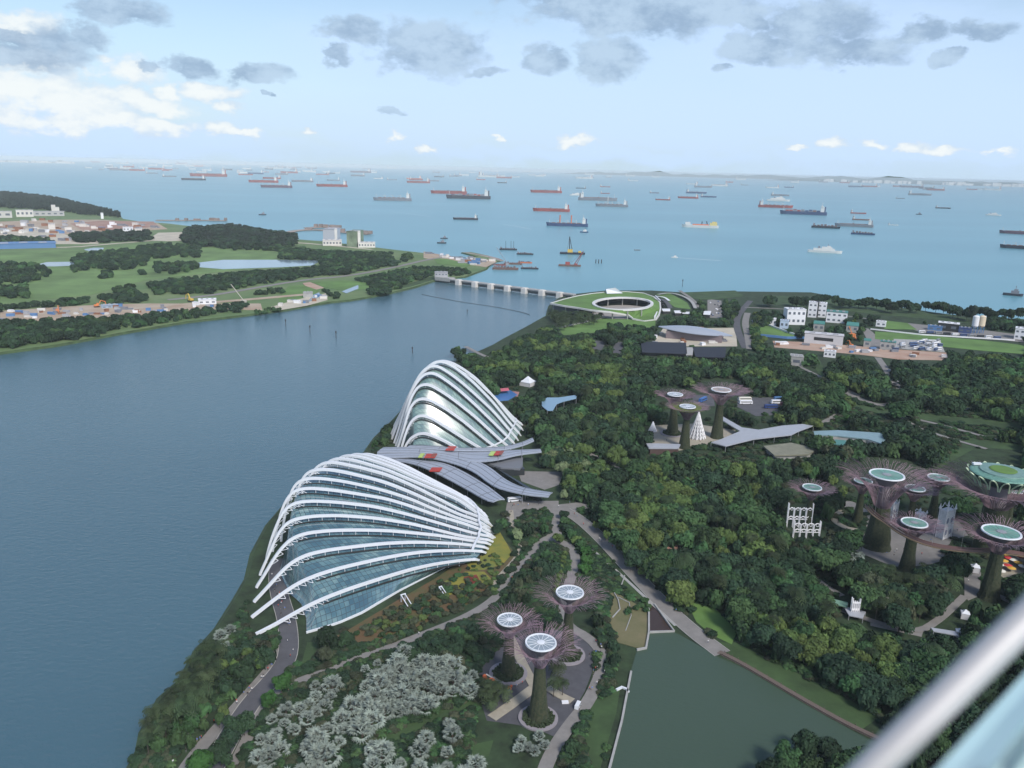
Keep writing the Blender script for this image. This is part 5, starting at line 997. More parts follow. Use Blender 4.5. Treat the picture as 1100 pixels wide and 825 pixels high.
S=[(297,201.5,33,'u','p',1,'purplish bulk carrier lowest in the left cluster of ships'),(356.5,200.5,33,'t','r',1,'long red brown tanker right of the left cluster'),(421.5,215.5,41,'u','g',1,'large dark grey bulk carrier alone left of centre'),
(482,208,39,'t','r',1,'long low red tanker partly behind a container ship'),(503,213.5,48,'c','k',1,'dark container ship in front of the long red tanker'),(500,236,27,'t','k',1,'small dark tanker in open water above the works harbour'),
(282,231,8,'y','k',0,'tiny dark tug off the left peninsula'),(477,256.5,8,'y','k',0,'farther one of two tiny dark boats above the breakwater'),(474.5,261.5,10,'y','k',0,'nearer one of two tiny dark boats above the breakwater'),
(546,268.5,19,'g','k',0,'dark barge with tall masts off the harbour'),(564,273.5,18,'g','k',0,'flat dark barge right of the masted one'),(564,282.5,15,'g','o',0,'orange red barge at the harbour mouth'),(569,289,19,'g','k',0,'dark barge lying below the orange red one'),
(543,289.5,28,'g','n',0,'brown barge moored nearest the harbour quay'),(551,284,20,'g','n',0,'brown barge moored behind the nearest one'),(537,285,14,'g','r',0,'reddish barge tight against the quay'),
(325,195.5,23,'t','g',1,'thin grey tanker between the clusters at left'),(292,192,19,'u','r',1,'red brown freighter behind the purplish bulk carrier'),(346.5,187.8,14,'t','r',1,'red ship with white bridge far at left'),(358,194,14,'s','g',1,'pale grey ship above the long red brown tanker'),
(387.5,185.5,22,'t','p',1,'faint reddish hull far off left of centre'),(421,193.5,11,'s','g',0,'small bluish ship above the large grey carrier'),(449.4,196.5,25,'t','r',1,'red tanker nearest in the close pair at centre left'),(444.6,192.5,16,'s','o',1,'bright orange red ship behind the red tanker of the pair'),
(528,190.5,29,'u','w',0,'pale long ship near the horizon above centre'),(224,189.5,38,'t','r',1,'long red tanker in the far left cluster'),(208,193.5,25,'t','k',1,'dark tanker in front of the long red one at far left'),(182,190,14,'t','g',0,'small grey ship at the left of the far left cluster'),(264,188,15,'t','r',0,'small reddish ship right of the far left cluster'),(283,196,31,'t','r',1,'red hulled ship just behind the purplish bulk carrier'),
(212,178.8,12,'s','o',1,'tiny orange ship close under the left horizon'),(163,186.5,12,'t','g',0,'thin grey ship farthest left of the cluster'),
(586.5,207,34,'t','r',1,'long red tanker with white bridge right of centre'),(592,227,40,'t','r',1,'large bright red tanker above the blue heavy lift ship'),(609,243,45,'u','b',1,'blue heavy lift ship with two orange derricks'),(627.5,249.8,9,'y','b',0,'small tug beside the blue heavy lift ship'),
(624,202.5,11,'s','k',1,'small dark ship with white bridge above the grey carriers'),(650,201,11,'s','r',0,'upper of two small red ships in a column'),(650,208,10,'s','r',0,'lower of two small red ships in a column'),(619,210,14,'f','w',0,'pale ship left of the two small red ones'),
(642,215.5,42,'t','g',0,'long dark grey tanker behind the masted one'),(657,222,35,'u','g',1,'grey carrier with tall white mast in front of the long tanker'),(615,273,27,'x','k',0,'dark crane barge with very tall boom in mid water'),(612,286,24,'x','n',0,'brown red crane barge nearest the grass roofed building'),
(684.5,269,7,'g','g',0,'tiny grey pontoon in open water'),(724.5,276.8,7,'y','w',0,'small white launch trailing a wake'),(751.7,244.5,39,'d','w',1,'white and yellow dredger alone right of centre'),(712,215,16,'s','r',1,'bright red ship right of the grey carriers'),(703,207.5,10,'s','p',0,'small reddish grey ship above the bright red one'),
(739,213,22,'t','r',1,'red tanker low in the group of three at right'),(748,207.8,22,'t','b',0,'blue grey tanker behind the red one of the three'),(761,212,17,'t','b',0,'dark blue ship at the right of the group of three'),(743,198,13,'s','w',1,'pale ship high above the group of three'),(799.5,199,8,'s','g',0,'tiny grey ship alone near the right horizon'),(680,194.5,11,'s','w',0,'faint pale ship near the horizon at centre right'),
(838,210.5,19,'t','g',0,'grey tanker topmost in the right cluster'),(836,216,24,'f','w',0,'pale ship in the middle of the right cluster'),(833,223,36,'u','r',0,'red and grey freighter lower in the right cluster'),(862.5,230.5,48,'c','b',1,'blue container ship lowest in the right cluster'),(887,245,29,'g','k',0,'flat dark barge right of the container ship'),(917,243.5,39,'t','g',1,'blue grey tanker below the red freighters at right'),(922,229.5,16,'s','r',0,'red and white ship above the pair at right'),(925,236.5,18,'s','n',0,'brown red ship between two others at right'),(959.5,242,10,'s','w',0,'small white topped ship right of the blue grey tanker'),(927,252,24,'g','b',0,'low blue barge below the blue grey tanker'),
(987,230.5,6,'y','k',0,'small dark boat seen end on at right',),(1067,231.5,15,'f','w',0,'cream ship at far right'),(1013,224,15,'t','k',0,'dark ship far right of centre'),(967,213.5,9,'t','g',0,'tiny dark ship above the end-on boat'),(988,209.8,23,'t','g',0,'thin faint grey ship near the right horizon'),(979,201.5,24,'t','p',1,'faint red and white ship under the right hills'),(1096,251.5,40,'t','p',1,'large purplish ship cut by the right edge'),(1100,267.5,46,'u','k',1,'dark ship with mast cut by the right edge'),(886,271.5,35,'f','w',0,'white naval looking ship alone in near water at right'),(1088,317.5,19,'y','k',0,'dark tug near the right shore')]
for s in S: ship(*s)
# derricks on the heavy lift ship and mast on the grey carrier
for o in list(C.objects):
    if o.get('label')=='blue heavy lift ship with two orange derricks':
        L_=45*MPP(np.array([o.location[0],o.location[1],0]))
        for q in(-.1,.17): b=MB(); b.tube([(q*L_,0,5),(q*L_,0,L_*.26)],L_*.016,5); b.build('derrick',M_or2,o)
    if o.get('label')=='grey carrier with tall white mast in front of the long tanker':
        L_=35*MPP(np.array([o.location[0],o.location[1],0])); b=MB(); b.tube([(L_*.12,0,5),(L_*.12,0,L_*.3)],L_*.012,5); b.build('tall_mast',M_hw,o)
    if o.get('label')=='dark barge with tall masts off the harbour':
        L_=19*MPP(np.array([o.location[0],o.location[1],0]))
        for q in(-.15,.15,.3): b=MB(); b.tube([(q*L_,0,2),(q*L_,0,L_*.5)],L_*.01,4); b.build('mast',M_hb,o)
random.seed(5)
for i in range(105):
    x=random.uniform(95,335) if i<62 else random.uniform(335,760) if i<92 else random.uniform(760,1090); y0=181+(x-550)*.0245+3.4; y=y0+random.uniform(0,1)**1.5*(9 if x<335 else 7)
    s=ship(x,y,random.uniform(5,11),'s','w' if random.random()<.6 else random.choice('rgk'),random.random()<.5,'tiny ship in the crowded anchorage along the '+('left' if x<335 else 'middle' if x<760 else 'right')+' horizon',group='tiny ships in the anchorage along the '+('left' if x<335 else 'middle' if x<760 else 'right')+' horizon',tall=1.9)
random.seed(77)
for i in range(34):
    x=random.uniform(120,560) if i<22 else random.uniform(600,1080); y=181+(x-550)*.0245+random.uniform(9,16); k=random.choice('rkgbrw'); ship(x,y,random.uniform(9,19),random.choice('tus'),k,random.random()<.7,HC[k][1]+' ship among the middle rows of the '+('left' if i<22 else 'right')+' anchorage',group=HC[k][1]+' ships in the middle rows of the '+('left' if i<22 else 'right')+' anchorage',tall=1.3)
# channel markers
M_mk=mat('marker',(.05,.05,.06),.7)
for x,y,h,lb in ((307,350,9,'left one of the thin dark poles standing in the bay'),(333,357,9,'middle one of the thin dark poles standing in the bay'),(361,363,9,'right one of the thin dark poles standing in the bay'),(443,379,7,'small pole in the bay above the tall glasshouse'),(733,308,14,'lone beacon off the sea wall'),(502,335.5,4,'tiny marker in the bay before the boom')):
    p=P(x,y,0); b=MB(); b.tube([(0,0,-1),(0,0,h*.7),(0,0,h)],[.5,.4,.3],6); b.box((0,0,h*.8),(1.5,1.5,h*.22)); o=b.build('channel_marker',M_mk); o.location=p; tag(o,lb,'marker')
for x in (640,643,646): p=P(x,283,0); b=MB(); b.tube([(0,0,-1),(0,0,9)],1.,6); o=b.build('mooring_post',M_mk); o.location=p; tag(o,'thin mooring post of the short row right of the brown crane barge','post','mooring posts right of the brown crane barge')

# foam wakes
M_foam=mat('foam',(.55,.62,.65),.8)
for px in ([(418,227.5),(435,229),(450,231),(462,232.5)],[(540,241),(555,243),(571,246.5)],[(724,276.5),(745,278),(775,280)]):
    path('foam_wake',px,5,.06,M_foam)
# clutter on the works sites: sheds, stacks and lorries
random.seed(31)
sites=[([(0,238),(60,236),(170,240),(178,246),(120,250),(0,251)],46,'the far works site on the left peninsula'),([(0,246),(60,248),(105,258),(60,261),(0,255)],16,'the sandy yard by the long blue shed'),([(0,335),(60,331),(160,327),(226,326),(228,331),(160,336),(80,341),(0,344)],46,'the near shore works strip'),([(290,330),(318,323),(350,316),(352,321),(300,331)],12,'the works strip by the water inlet'),([(455,271),(486,277),(530,280),(520,287),(500,284)],30,'the works yard at the barrage head'),([(832,367),(960,376),(1016,381),(1014,386),(925,380),(835,372)],20,'the orange earthworks'),([(702,354),(788,353),(792,371),(702,371)],14,'the yard around the silver leaf roof')]
cols=[('white',M_wb),('grey',M_greyw),('rust brown',mat('rusty',(.25,.12,.07),.8)),('pale',M_pale),('blue',M_bluer),('dark',M_hg)]
for pl,cnt,wh in sites:
    R_=raster(pl); ys,xs=np.nonzero(R_)
    for i in range(cnt):
        k=random.randrange(len(ys)); p=P(xs[k]+.5,ys[k]+.5,3.); cn,cm=random.choice(cols); q=depth(p)/1000; b=MB(); L1=random.uniform(3,9)*q; L2=random.uniform(2.5,5)*q; hh=random.uniform(1.6,3.6)*q
        b.box((0,0,hh/2-.2),(L1,L2,hh)); b.box((0,0,hh),(L1*1.06,L2*1.1,hh*.12)); 
        if random.random()<.4: b.box((L1*.7,0,hh*.3),(L1*.3,L2*.8,hh*.6))
        o=b.build('site_container',cm); o.location=p; o.rotation_euler=(0,0,random.uniform(-.5,.5)); tag(o,cn+' container on '+wh,'container',cn+' containers on '+wh)
# ------------------------------------------------------------------ trees
M_bark=mat('bark',(.07,.055,.045),.9,var=.2,vscale=2,obj_coord=True)
def leafmat(name,c,rand=.38,v=.45): return mat(name,c,.85,var=v,vscale=.55,rand=rand,obj_coord=True,spec=.25,detail=3)
M_lf=leafmat('foliage_dark',(.021,.046,.022)); M_lm=leafmat('foliage_mid',(.042,.086,.032)); M_ly=leafmat('foliage_light',(.085,.130,.038),.25); M_lp=leafmat('foliage_palm',(.035,.055,.024)); M_ls=mat('foliage_silver',(.25,.30,.265),.7,var=.3,vscale=.5,rand=.2,obj_coord=True); M_lc=leafmat('foliage_conifer',(.022,.036,.024)); M_lr=leafmat('foliage_rust',(.050,.060,.034)); M_lg=leafmat('foliage_bright',(.035,.095,.022),.15); M_lblos=leafmat('foliage_blossom',(.14,.18,.09),.2)
LMATS=dict(d=M_lf,m=M_lm,y=M_ly,c=M_lc,r=M_lr,g=M_lg,s=M_ls,b=M_lblos)
def crown_arrays(seed,lobes,nleaf,leaf,flat=.62,rough=.25,core=True,hollow=.55):
    """a crown of radius 1 whose base sits at z=0: leaf quads over several lobes plus a rough inner mass"""
    r=np.random.default_rng(seed); V=[];F=[]; L=[(np.array([0,0,.55*flat*1.3]),.62)]
    for k in range(lobes):
        a=2*math.pi*(k+r.uniform(-.3,.3))/lobes; q=r.uniform(.38,.66); L.append((np.array([q*math.cos(a),q*math.sin(a),flat*r.uniform(.35,1.15)]),r.uniform(.26,.44)))
    per=np.array([l[1]**2 for l in L]); per=per/per.sum()
    for (c,rad),p in zip(L,per):
        n=max(8,int(nleaf*p))
        d=r.normal(size=(n,3)); d/=np.linalg.norm(d,axis=1)[:,None]; d[:,2]=np.where(d[:,2]<-.35,-d[:,2],d[:,2])
        rr=rad*(1+rough*(r.random(n)-.6)); pos=c+d*rr[:,None]*np.array([1,1,.85])
        nrm=d+r.normal(size=(n,3))*.32+np.array([0,0,.25]); nrm/=np.linalg.norm(nrm,axis=1)[:,None]
        t=np.cross(nrm,r.normal(size=(n,3))); t/=np.linalg.norm(t,axis=1)[:,None]; bt=np.cross(nrm,t); s=leaf*r.uniform(.6,1.35,n)[:,None]
        q=np.stack([pos-t*s-bt*s*.6,pos+t*s-bt*s*.5,pos+t*s*.8+bt*s*.6,pos-t*s*.7+bt*s*.7],1).reshape(-1,3); o=sum(len(v) for v in V); V.append(q); F+= [(o+4*i,o+4*i+1,o+4*i+2,o+4*i+3) for i in range(n)]
        if core:
            bm=bmesh.new(); bmesh.ops.create_icosphere(bm,subdivisions=1,radius=rad*.80); vs=np.array([v.co for v in bm.verts])*(1+.12*r.normal(size=(len(bm.verts),1)))*np.array([1,1,.85])+c; o=sum(len(v) for v in V); V.append(vs); F+=[tuple(o+v.index for v in f.verts) for f in bm.faces]; bm.free()
    return np.concatenate(V),F
def mesh_from(V,F,name,m):
    me=bpy.data.meshes.new(name); me.from_pydata([tuple(v) for v in V],[],F); me.materials.append(m); return me
def trunk_mesh(name,h,r_,seed,limbs=4):
    rn=random.Random(seed); b=MB(); b.tube([(0,0,-.3),(rn.uniform(-.1,.1),rn.uniform(-.1,.1),h*.5),(rn.uniform(-.2,.2),rn.uniform(-.2,.2),h)],[r_*1.4,r_,r_*.7],7)
    for k in range(limbs): a=6.28*k/limbs+rn.random(); b.tube([(0,0,h*.6),(math.cos(a)*h*.25,math.sin(a)*h*.25,h*.95),(math.cos(a)*h*.5,math.sin(a)*h*.5,h*1.25)],[r_*.6,r_*.4,r_*.15],5)
    return b.build(name,M_bark,mesh_only=True)
HI={};LO={}
for k,mm in LMATS.items():
    if k in 's': continue
    fl=1.15 if k=='c' else .62
    HI[k]=[mesh_from(*crown_arrays(10*i+ord(k),9+i%3,1500,.075,flat=fl if i%2 else fl*1.15),'crown',mm) for i in range(4)]
    LO[k]=[mesh_from(*crown_arrays(10*i+ord(k)+5,7+i%3,330,.15,flat=fl),'crown',mm) for i in range(4)]
TR=[trunk_mesh('trunk',1.,.055,i) for i in range(3)]
def fan_palm(seed):
    rn=random.Random(seed); b=MB()
    for k in range(38):
        el=math.asin(rn.uniform(-.25,1)); a=k*2.4+rn.uniform(-.2,.2); d=Vector((math.cos(a)*math.cos(el),math.sin(a)*math.cos(el),math.sin(el))); ln=rn.uniform(.5,.74); c=d*ln; side=d.cross(Vector((0,0,1))); side=side.normalized() if side.length>.05 else Vector((1,0,0)); upv=side.cross(d); tip=(d+Vector((0,0,-.25)))
        s=rn.uniform(.24,.36); pts=[c]; n=15
        for j in range(n):
            t=math.radians(-120+240*j/(n-1)); rr=s*(1.15 if j%2==0 else .5); pts.append(c+(d*math.cos(t)+side*math.sin(t))*rr+upv*(.06*(1 if j%2 else -1))-Vector((0,0,.08*abs(math.sin(t)))))
        b.add(pts,[(0,j+1,j+2) for j in range(n-1)]); b.add([Vector((0,0,0)),c,c+side*.012],[(0,1,2)],1)
    return b.build('fronds',[M_ls,M_bark],mesh_only=True)
FANS=[fan_palm(i) for i in range(5)]
def feather_palm(seed,mat_=None):
    rn=random.Random(seed); b=MB()
    for k in range(20):
        a=k*2.4+rn.uniform(-.2,.2); el=rn.uniform(-.15,1.1); pts=[]
        for q in range(8):
            t=q/7; pts.append(Vector((math.cos(a)*t*math.cos(el*(1-t*.5)),math.sin(a)*t*math.cos(el*(1-t*.5)),math.sin(el)*t-.75*t*t)))
        sd=Vector((-math.sin(a),math.cos(a),0))
        for q in range(7):
            p0,p1=pts[q],pts[q+1]; w0=.26*math.sin(math.pi*(q+.6)/8)+.04
            for s in(-1,1):
                e=sd*s*w0+Vector((0,0,-.14)); m_=(p0+p1)/2; b.add([p0,m_,m_+e+(p1-p0)*.3,p0+e*1.0+(p1-p0)*.25],[(0,1,2,3)]); 
    return b.build('fronds',mat_ or M_lp,mesh_only=True)
FEA=[feather_palm(i) for i in range(4)]
palm_tr=MB(); palm_tr.tube([(0,0,-.05),(.03,0,.5),(0,0,1)],[.035,.026,.02],6); PTR=palm_tr.build('trunk',M_bark,mesh_only=True)
TREES=[]   # (kind, matkey, x,y, crown radius, base height of crown, group label, name)
def scatter(poly,keys,sp,rad,hgt,lab,name='broadleaf_tree',cat='tree',kind='broad',jit=.35,zs=None,test=True,n_max=99999,seed=None,base=2.5):
    """trees on a jittered grid; poly is the patch of picture where the crowns are seen"""
    R_=raster(poly); r=random.Random(seed if seed is not None else int(poly[0][0]*7+poly[0][1])); zc=base+hgt*.75
    w=[P(x,min(max(y,188),1000),zc) for x,y in poly]; x0,x1=min(p[0] for p in w)-sp,max(p[0] for p in w)+sp; y0,y1=min(p[1] for p in w)-sp,max(p[1] for p in w)+sp
    y=y0; row=0; cnt=0
    while y<y1:
        x=x0+(row%2)*sp/2
        while x<x1:
            nz=mnoise.noise(Vector((x/38.,y/38.,3.3))); nz2=mnoise.noise(Vector((x/22.,y/22.,9.1))); px_,py_=x+r.uniform(-jit,jit)*sp,y+r.uniform(-jit,jit)*sp; s=r.uniform(.62,1.4); rr=rad*s; hh=hgt*(.65+.35*s)*r.uniform(.9,1.12); key=r.choice(keys)
            if kind=='broad' and len(keys)>5 and sp<12: key=('y' if nz>.33 and r.random()<.7 else 'd' if nz<-.1 and r.random()<.7 else 'm' if nz2>.2 else key); rr*=1+.45*nz2; hh*=1+.2*nz2
            x+=sp
            u,v=pix((px_,py_,base+hh*.75))
            iu,iv=int(u),int(v)
            if not(0<=iu<MW and 0<=iv<MH):
                if not (-60<u<1160 and 150<v<900): continue
                iu=min(max(iu,0),MW-1); iv=min(max(iv,0),MH-1)
            if not R_[iv,iu]: continue
            if test:
                bad=False; k=1/MPP((px_,py_,hh))
                for dx,dz in((0,hh*.95),(0,hh*.45),(-.65,hh*.7),(.65,hh*.7),(0,0.3)):
                    a,b_=pix((px_,py_,base+dz)); a+=dx*rr*k
                    ia,ib=int(a),int(b_)
                    if 0<=ia<MW and 0<=ib<MH and OPEN[ib,ia]: bad=True;break
                if bad: continue
            TREES.append((kind,key,px_,py_,rr,hh,lab,name,cat,r.random()*6.28)); cnt+=1
            if cnt>=n_max: return
        y+=sp*.87; row+=1
# right-hand gardens
W1='woodland right of the long promenade'; W2='woodland between the two glasshouses and the far small grove'; W3='woods around the grass roofed building'; W4='woodland around the right-hand steel grove'; W5='woods on the far right slope'; W6='woodland on the lower right slope by the lake'
scatter([(600,500),(700,488),(800,495),(860,520),(850,600),(880,660),(860,700),(790,700),(740,660),(690,600),(650,560),(612,540)],'dddddmmmmmy',9.3,6.2,12,W1)
scatter([(530,380),(600,345),(640,360),(700,372),(800,380),(860,395),(900,430),(870,460),(800,450),(700,480),(640,500),(590,500),(560,470),(540,430),(505,392)],'dddddmmmy',10.5,6.6,12,W2)
scatter([(588,350),(700,345),(800,370),(790,385),(700,376),(600,362),(545,368)],'dddm',10,5.5,10,W3)
scatter([(860,470),(960,455),(1110,500),(1110,640),(1000,660),(900,640),(850,600),(850,520)],'ddddmr',10,6.4,12,W4)
scatter([(800,490),(860,480),(1000,470),(1110,480),(1110,500),(860,520)],'dddm',9.5,5.5,12,W4)
scatter([(830,378),(960,385),(1110,380),(1110,500),(950,470),(900,440),(860,410)],'dddddm',11.5,7.5,13,W5)
scatter([(870,395),(900,400),(930,420),(1000,440),(1110,455),(1110,475),(1000,455),(900,430)],'ymy',9,5,9,'pale green trees along the road on the far right slope')
scatter([(700,580),(860,600),(900,650),(1020,660),(1020,760),(950,790),(880,760),(800,715),(760,690),(720,640)],'dddddmmmmy',9.3,6.2,11,W6)
scatter([(1000,640),(1110,600),(1110,840),(1010,840),(960,790)],'dddm',8.5,5.4,11,W6)
scatter([(690,500),(760,520),(720,560),(660,540)],'yym',9,5.5,11,'yellow green trees below the far small grove')
scatter([(580,480),(640,485),(640,500),(600,520),(570,500)],'bmb',9,6,9,'pale blossoming trees right of the wavy roof',seed=3)
scatter([(590,510),(650,515),(640,545),(600,540)],'bmb',10,5.5,8,'pale blossoming trees right of the wavy roof',seed=4)
scatter([(835,770),(880,765),(930,800),(920,850),(820,850),(820,800)],'dm',8,5.5,12,'dark leafy trees at the bottom edge beside the lake')
# single marked trees
def one(x,y,key,rad,hh,lab,kind='broad',name='broadleaf_tree',cat='tree'):
    p=P(x,y,2.5+hh*.7); TREES.append((kind,key,p[0],p[1],rad,hh,'!'+lab,name,cat,random.random()*6))
one(897,716,'g',5.2,11,'bright green round tree on the slope above the boardwalk'); one(912,448,'g',4.2,8,'bright green round tree beside the service road bend')
for i,(x,y) in enumerate([(641,563),(653,573),(666,585),(683,603),(690,612),(720,641)]): one(x,y,'y',2.6,5.5,('first','second','third','fourth','fifth','sixth')[i]+' small pale round tree along the right of the promenade, counted from the plaza')
one(567,567,'d',4.,10,'dark green tree in the middle of the grey plaza'); one(556,571,'b',4,8,'pale loose tree beside the grey plaza'); one(584,565,'m',3.,9,'narrow green tree on the grey plaza by the wavy roof end')
one(540,560,'m',4,7,'green tree beside the right end of the broad glasshouse'); one(534,566,'d',3.6,7,'dark tree under the right end of the broad glasshouse')
for i,(x,y,q) in enumerate([(868,795,6.2),(846,812,5.5),(890,800,6),(908,818,5),(828,824,5),(872,822,6),(930,822,5)]): one(x,y,'dmdmdmd'[i],q,11,('topmost','left hand','right hand','rightmost','lowest left','central','outermost')[i]+' dark tree of the clump at the bottom edge in front of the lake')
for pl,sp_,h_ in (([(0,268),(300,262),(480,275),(440,305),(150,300),(0,325)],70,11),([(700,318),(1100,345),(1100,392),(830,386),(700,372)],17,10),([(820,318),(1100,342),(1100,356),(820,330)],24,9)):
    scatter(pl,'ddm',sp_,sp_*.12+4.2,h_,'loose trees scattered over the open ground',jit=.49)
# strip of shrubs between plaza roads
for i,(x,y,k) in enumerate([(606,551,'d'),(607,558,'m'),(610,566,'d'),(614,572,'m'),(619,578,'y'),(624,582,'m'),(629,590,'g'),(630,600,'g'),(628,609,'g'),(600,576,'y')]): one(x,y,k,3.6,5.5,['dark','mid green','dark','mid green','yellowish','mid green','bright green','bright green','bright green','yellowish'][i]+' rounded shrub tree number %s along the path above the near steel trees'%('one two three four five six seven eight nine ten'.split()[i]))
for i in range(9): one(607-i*1.3,593+i*5.,'y',1.7,3,'clipped yellow green shrub in the row beside the path to the near steel trees')
gsh='rust and green shrubs on the bank of the broad glasshouse'
scatter([(395,672),(430,652),(480,630),(520,620),(535,630),(500,650),(460,670),(410,690)],'rmyrd',4.2,2.2,2.2,gsh,name='bank_shrub',cat='shrub',test=False,seed=8)
scatter([(375,682),(400,664),(430,648),(480,619),(500,612),(480,632),(430,658),(395,680)],'rrdmr',3.8,2.,1.8,gsh,name='bank_shrub',cat='shrub',test=False,seed=18)
scatter([(490,612),(520,590),(545,600),(530,625),(500,628)],'yydr',4.5,1.6,1.4,gsh,name='bank_shrub',cat='shrub',test=False,seed=9)
# gardens left and below
scatter([(488,650),(560,612),(590,590),(600,600),(585,640),(560,650),(520,664),(500,668)],'ddmr',5.6,3.8,7,'small trees between the garden path and the near steel trees')
scatter([(420,700),(500,665),(540,650),(520,690),(512,712),(470,705)],'ddmdr',5.8,3.6,5.5,'dark bushes between the garden path and the silver palms')
scatter([(300,712),(345,680),(400,668),(420,690),(360,712),(325,722)],'ddmrr',6,3.8,7,'mixed trees in front of the broad glasshouse')
one(351,680,'d',5.4,12,'large dark tree hiding the front corner of the broad glasshouse'); one(371,683,'d',4.2,9,'dark tree beside the large one at the glasshouse corner'); one(349,700,'r',4,8,'brownish tree below the large dark corner tree')
scatter([(268,640),(280,640),(286,680),(300,690),(298,712),(262,732),(240,745),(228,720),(232,690),(255,690),(262,665)],'ddmyr',5.4,3.2,6,'bushes on the bay bank at the feet of the white ribs',seed=5)
scatter([(163,760),(200,735),(225,760),(195,790),(170,800)],'dm',7,4,7,'bushes under the shore palms')
scatter([(258,690),(300,695),(290,725),(250,750),(235,725)],'ddm',6,3.6,8,'trees on the bay bank beside the promenade',seed=6)
one(303,731,'g',4.2,9,'bright green tree on the fork of the bay promenade'); one(288,748,'g',3.2,7,'smaller bright green tree left of the promenade fork'); one(216,815,'g',6,9,'bright green broad tree at the bottom left corner'); one(240,762,'y',2.6,6,'small yellow green tree on the bay bank')
for i,(x,y) in enumerate([(252,778),(245,790),(262,772),(236,806)]): one(x,y,'d',4.4,10,('upper','middle','right','lowest')[i]+' dark tree of the clump between promenade and road at bottom left')
for i,(x,y) in enumerate([(205,795),(219,776),(235,770),(198,790)]): one(x,y,'m',2.,7,'slender young tree beside the bottom left promenade')
scatter([(640,655),(660,690),(665,730),(650,760),(640,740),(636,700)],'dddm',5.5,3.6,7,'dark trees between the near steel trees and the lake')
scatter([(636,590),(662,600),(664,620),(650,630),(640,612)],'dm',4,2.,2,'reed bushes beside the promenade',name='bank_shrub',cat='shrub',test=False)
scatter([(625,745),(650,740),(640,830),(600,830),(612,780)],'ddms',5.5,3.6,7,'trees right of the curving path at the bottom edge',seed=12) if False else scatter([(640,735),(652,735),(640,830),(604,830),(618,785)],'ddm',5.5,3.6,7,'trees right of the curving path at the bottom edge',seed=12)
scatter([(672,655),(690,640),(700,650),(690,660)],'m',4,2.,2.5,'low bushes on the terraces',name='bank_shrub',cat='shrub',test=False)
# silver fan palms
SP='silver fan palms in the dense bed left of the near steel trees'
scatter([(372,765),(400,725),(430,710),(470,705),(508,716),(512,745),(480,750),(455,765),(420,775),(395,785),(370,800),(350,825),(300,835),(330,790)],'s',5.7,4.3,5.5,SP,name='silver_fan_palm',cat='palm',kind='fan',jit=.3)
scatter([(385,800),(440,790),(500,770),(520,770),(520,835),(370,835)],'s',8.6,3.8,6.5,'silver fan palms spaced on the lawn at the bottom edge',name='silver_fan_palm',cat='palm',kind='fan',jit=.3)
scatter([(395,700),(450,685),(455,694),(420,708),(385,722),(365,722)],'s',5.6,3.2,4.5,'silver fan palms in the upper row along the garden path',name='silver_fan_palm',cat='palm',kind='fan')
scatter([(258,835),(280,775),(330,745),(350,722),(372,722),(350,760),(310,790),(290,835)],'s',5.6,3.4,5,'silver fan palms in the lower left row along the path',name='silver_fan_palm',cat='palm',kind='fan')
scatter([(330,740),(400,712),(395,725),(350,775),(325,800),(318,780)],'ddr',5.5,2.8,3,'low dark bushes between the rows of silver palms',test=False,name='bank_shrub',cat='shrub')
scatter([(236,680),(250,672),(252,690),(240,700)],'s',5,2.8,4.5,'silver fan palms on the bay bank',name='silver_fan_palm',cat='palm',kind='fan')
scatter([(885,590),(915,583),(935,600),(900,607)],'s',5.5,3.4,4,'silver palms at the foot of the big flared steel tree',name='silver_fan_palm',cat='palm',kind='fan',test=False)
for i,(x,y) in enumerate([(560,795),(567,802),(579,790),(574,806),(557,803),(585,800)]): one(x,y,'s',2.4,3.4,'round pale green fan palm of the clump below the nearest steel tree','fan','silver_fan_palm','palm')
# green palms
GP='feather palms on the shore at the lower left'
scatter([(158,770),(185,735),(225,690),(238,700),(215,745),(190,775),(168,800),(150,800)],'p',5.,4.,10,GP,name='feather_palm',cat='palm',kind='palm',jit=.4)
scatter([(515,725),(535,730),(545,745),(530,765),(515,760)],'p',5.,3.2,5,'feather palms at the left edge of the dark plaza',name='feather_palm',cat='palm',kind='palm',test=False)
scatter([(596,700),(606,720),(612,745),(590,745),(592,715)],'p',6.,2.8,7,'feather palms on the dark plaza behind the nearest trunk',name='feather_palm',cat='palm',kind='palm',test=False,n_max=6)
scatter([(930,600),(1000,610),(1040,630),(1020,660),(940,650)],'p',7,4.2,10,'feather palms in front of the walkway steel tree',name='feather_palm',cat='palm',kind='palm')
for pl,sp_ in (([(640,560),(700,520),(860,560),(900,640),(860,700),(760,680),(690,600)],24),([(880,640),(1020,640),(1020,720),(900,720)],22),([(540,400),(640,370),(860,420),(700,470),(600,470)],34),([(880,480),(1100,480),(1100,520),(860,530)],26)):
    scatter(pl,'p',sp_,4.6,15,'feather palms rising among the garden woods',name='feather_palm',cat='palm',kind='palm',jit=.45)
# seaside rows, far right
for x in [824,828,851,858,866]+list(range(879,1100,9)):
    y=322+max(0,(x-880))*.083; one(x+random.uniform(-2,2),y-random.uniform(1,6)*(1 if x>870 else .2),'d',random.uniform(8,12),random.uniform(15,22),'spreading dark tree in the long row on the sea wall at the right')
one(1046,331,'c',7,30,'tall dark conifer in the sea wall row left of the silos','broad','conifer_tree'); 
scatter([(880,333),(1000,345),(1000,350),(900,345)],'mdy',16,4,6,'small trees on the strip below the sea wall row')
scatter([(820,330),(870,330),(868,345),(835,345),(820,345)],'dd',13,8,14,'dark grove left of the white office blocks')
scatter([(905,332),(960,342),(925,350),(905,345)],'dm',15,7,11,'trees between the white blocks and the yards')
scatter([(845,345),(910,350),(915,360),(850,358)],'dm',15,5,9,'trees around the white office blocks')
scatter([(735,318),(790,320),(800,340),(745,345)],'ddmm',13,6,9,'trees around the far car park by the sea')
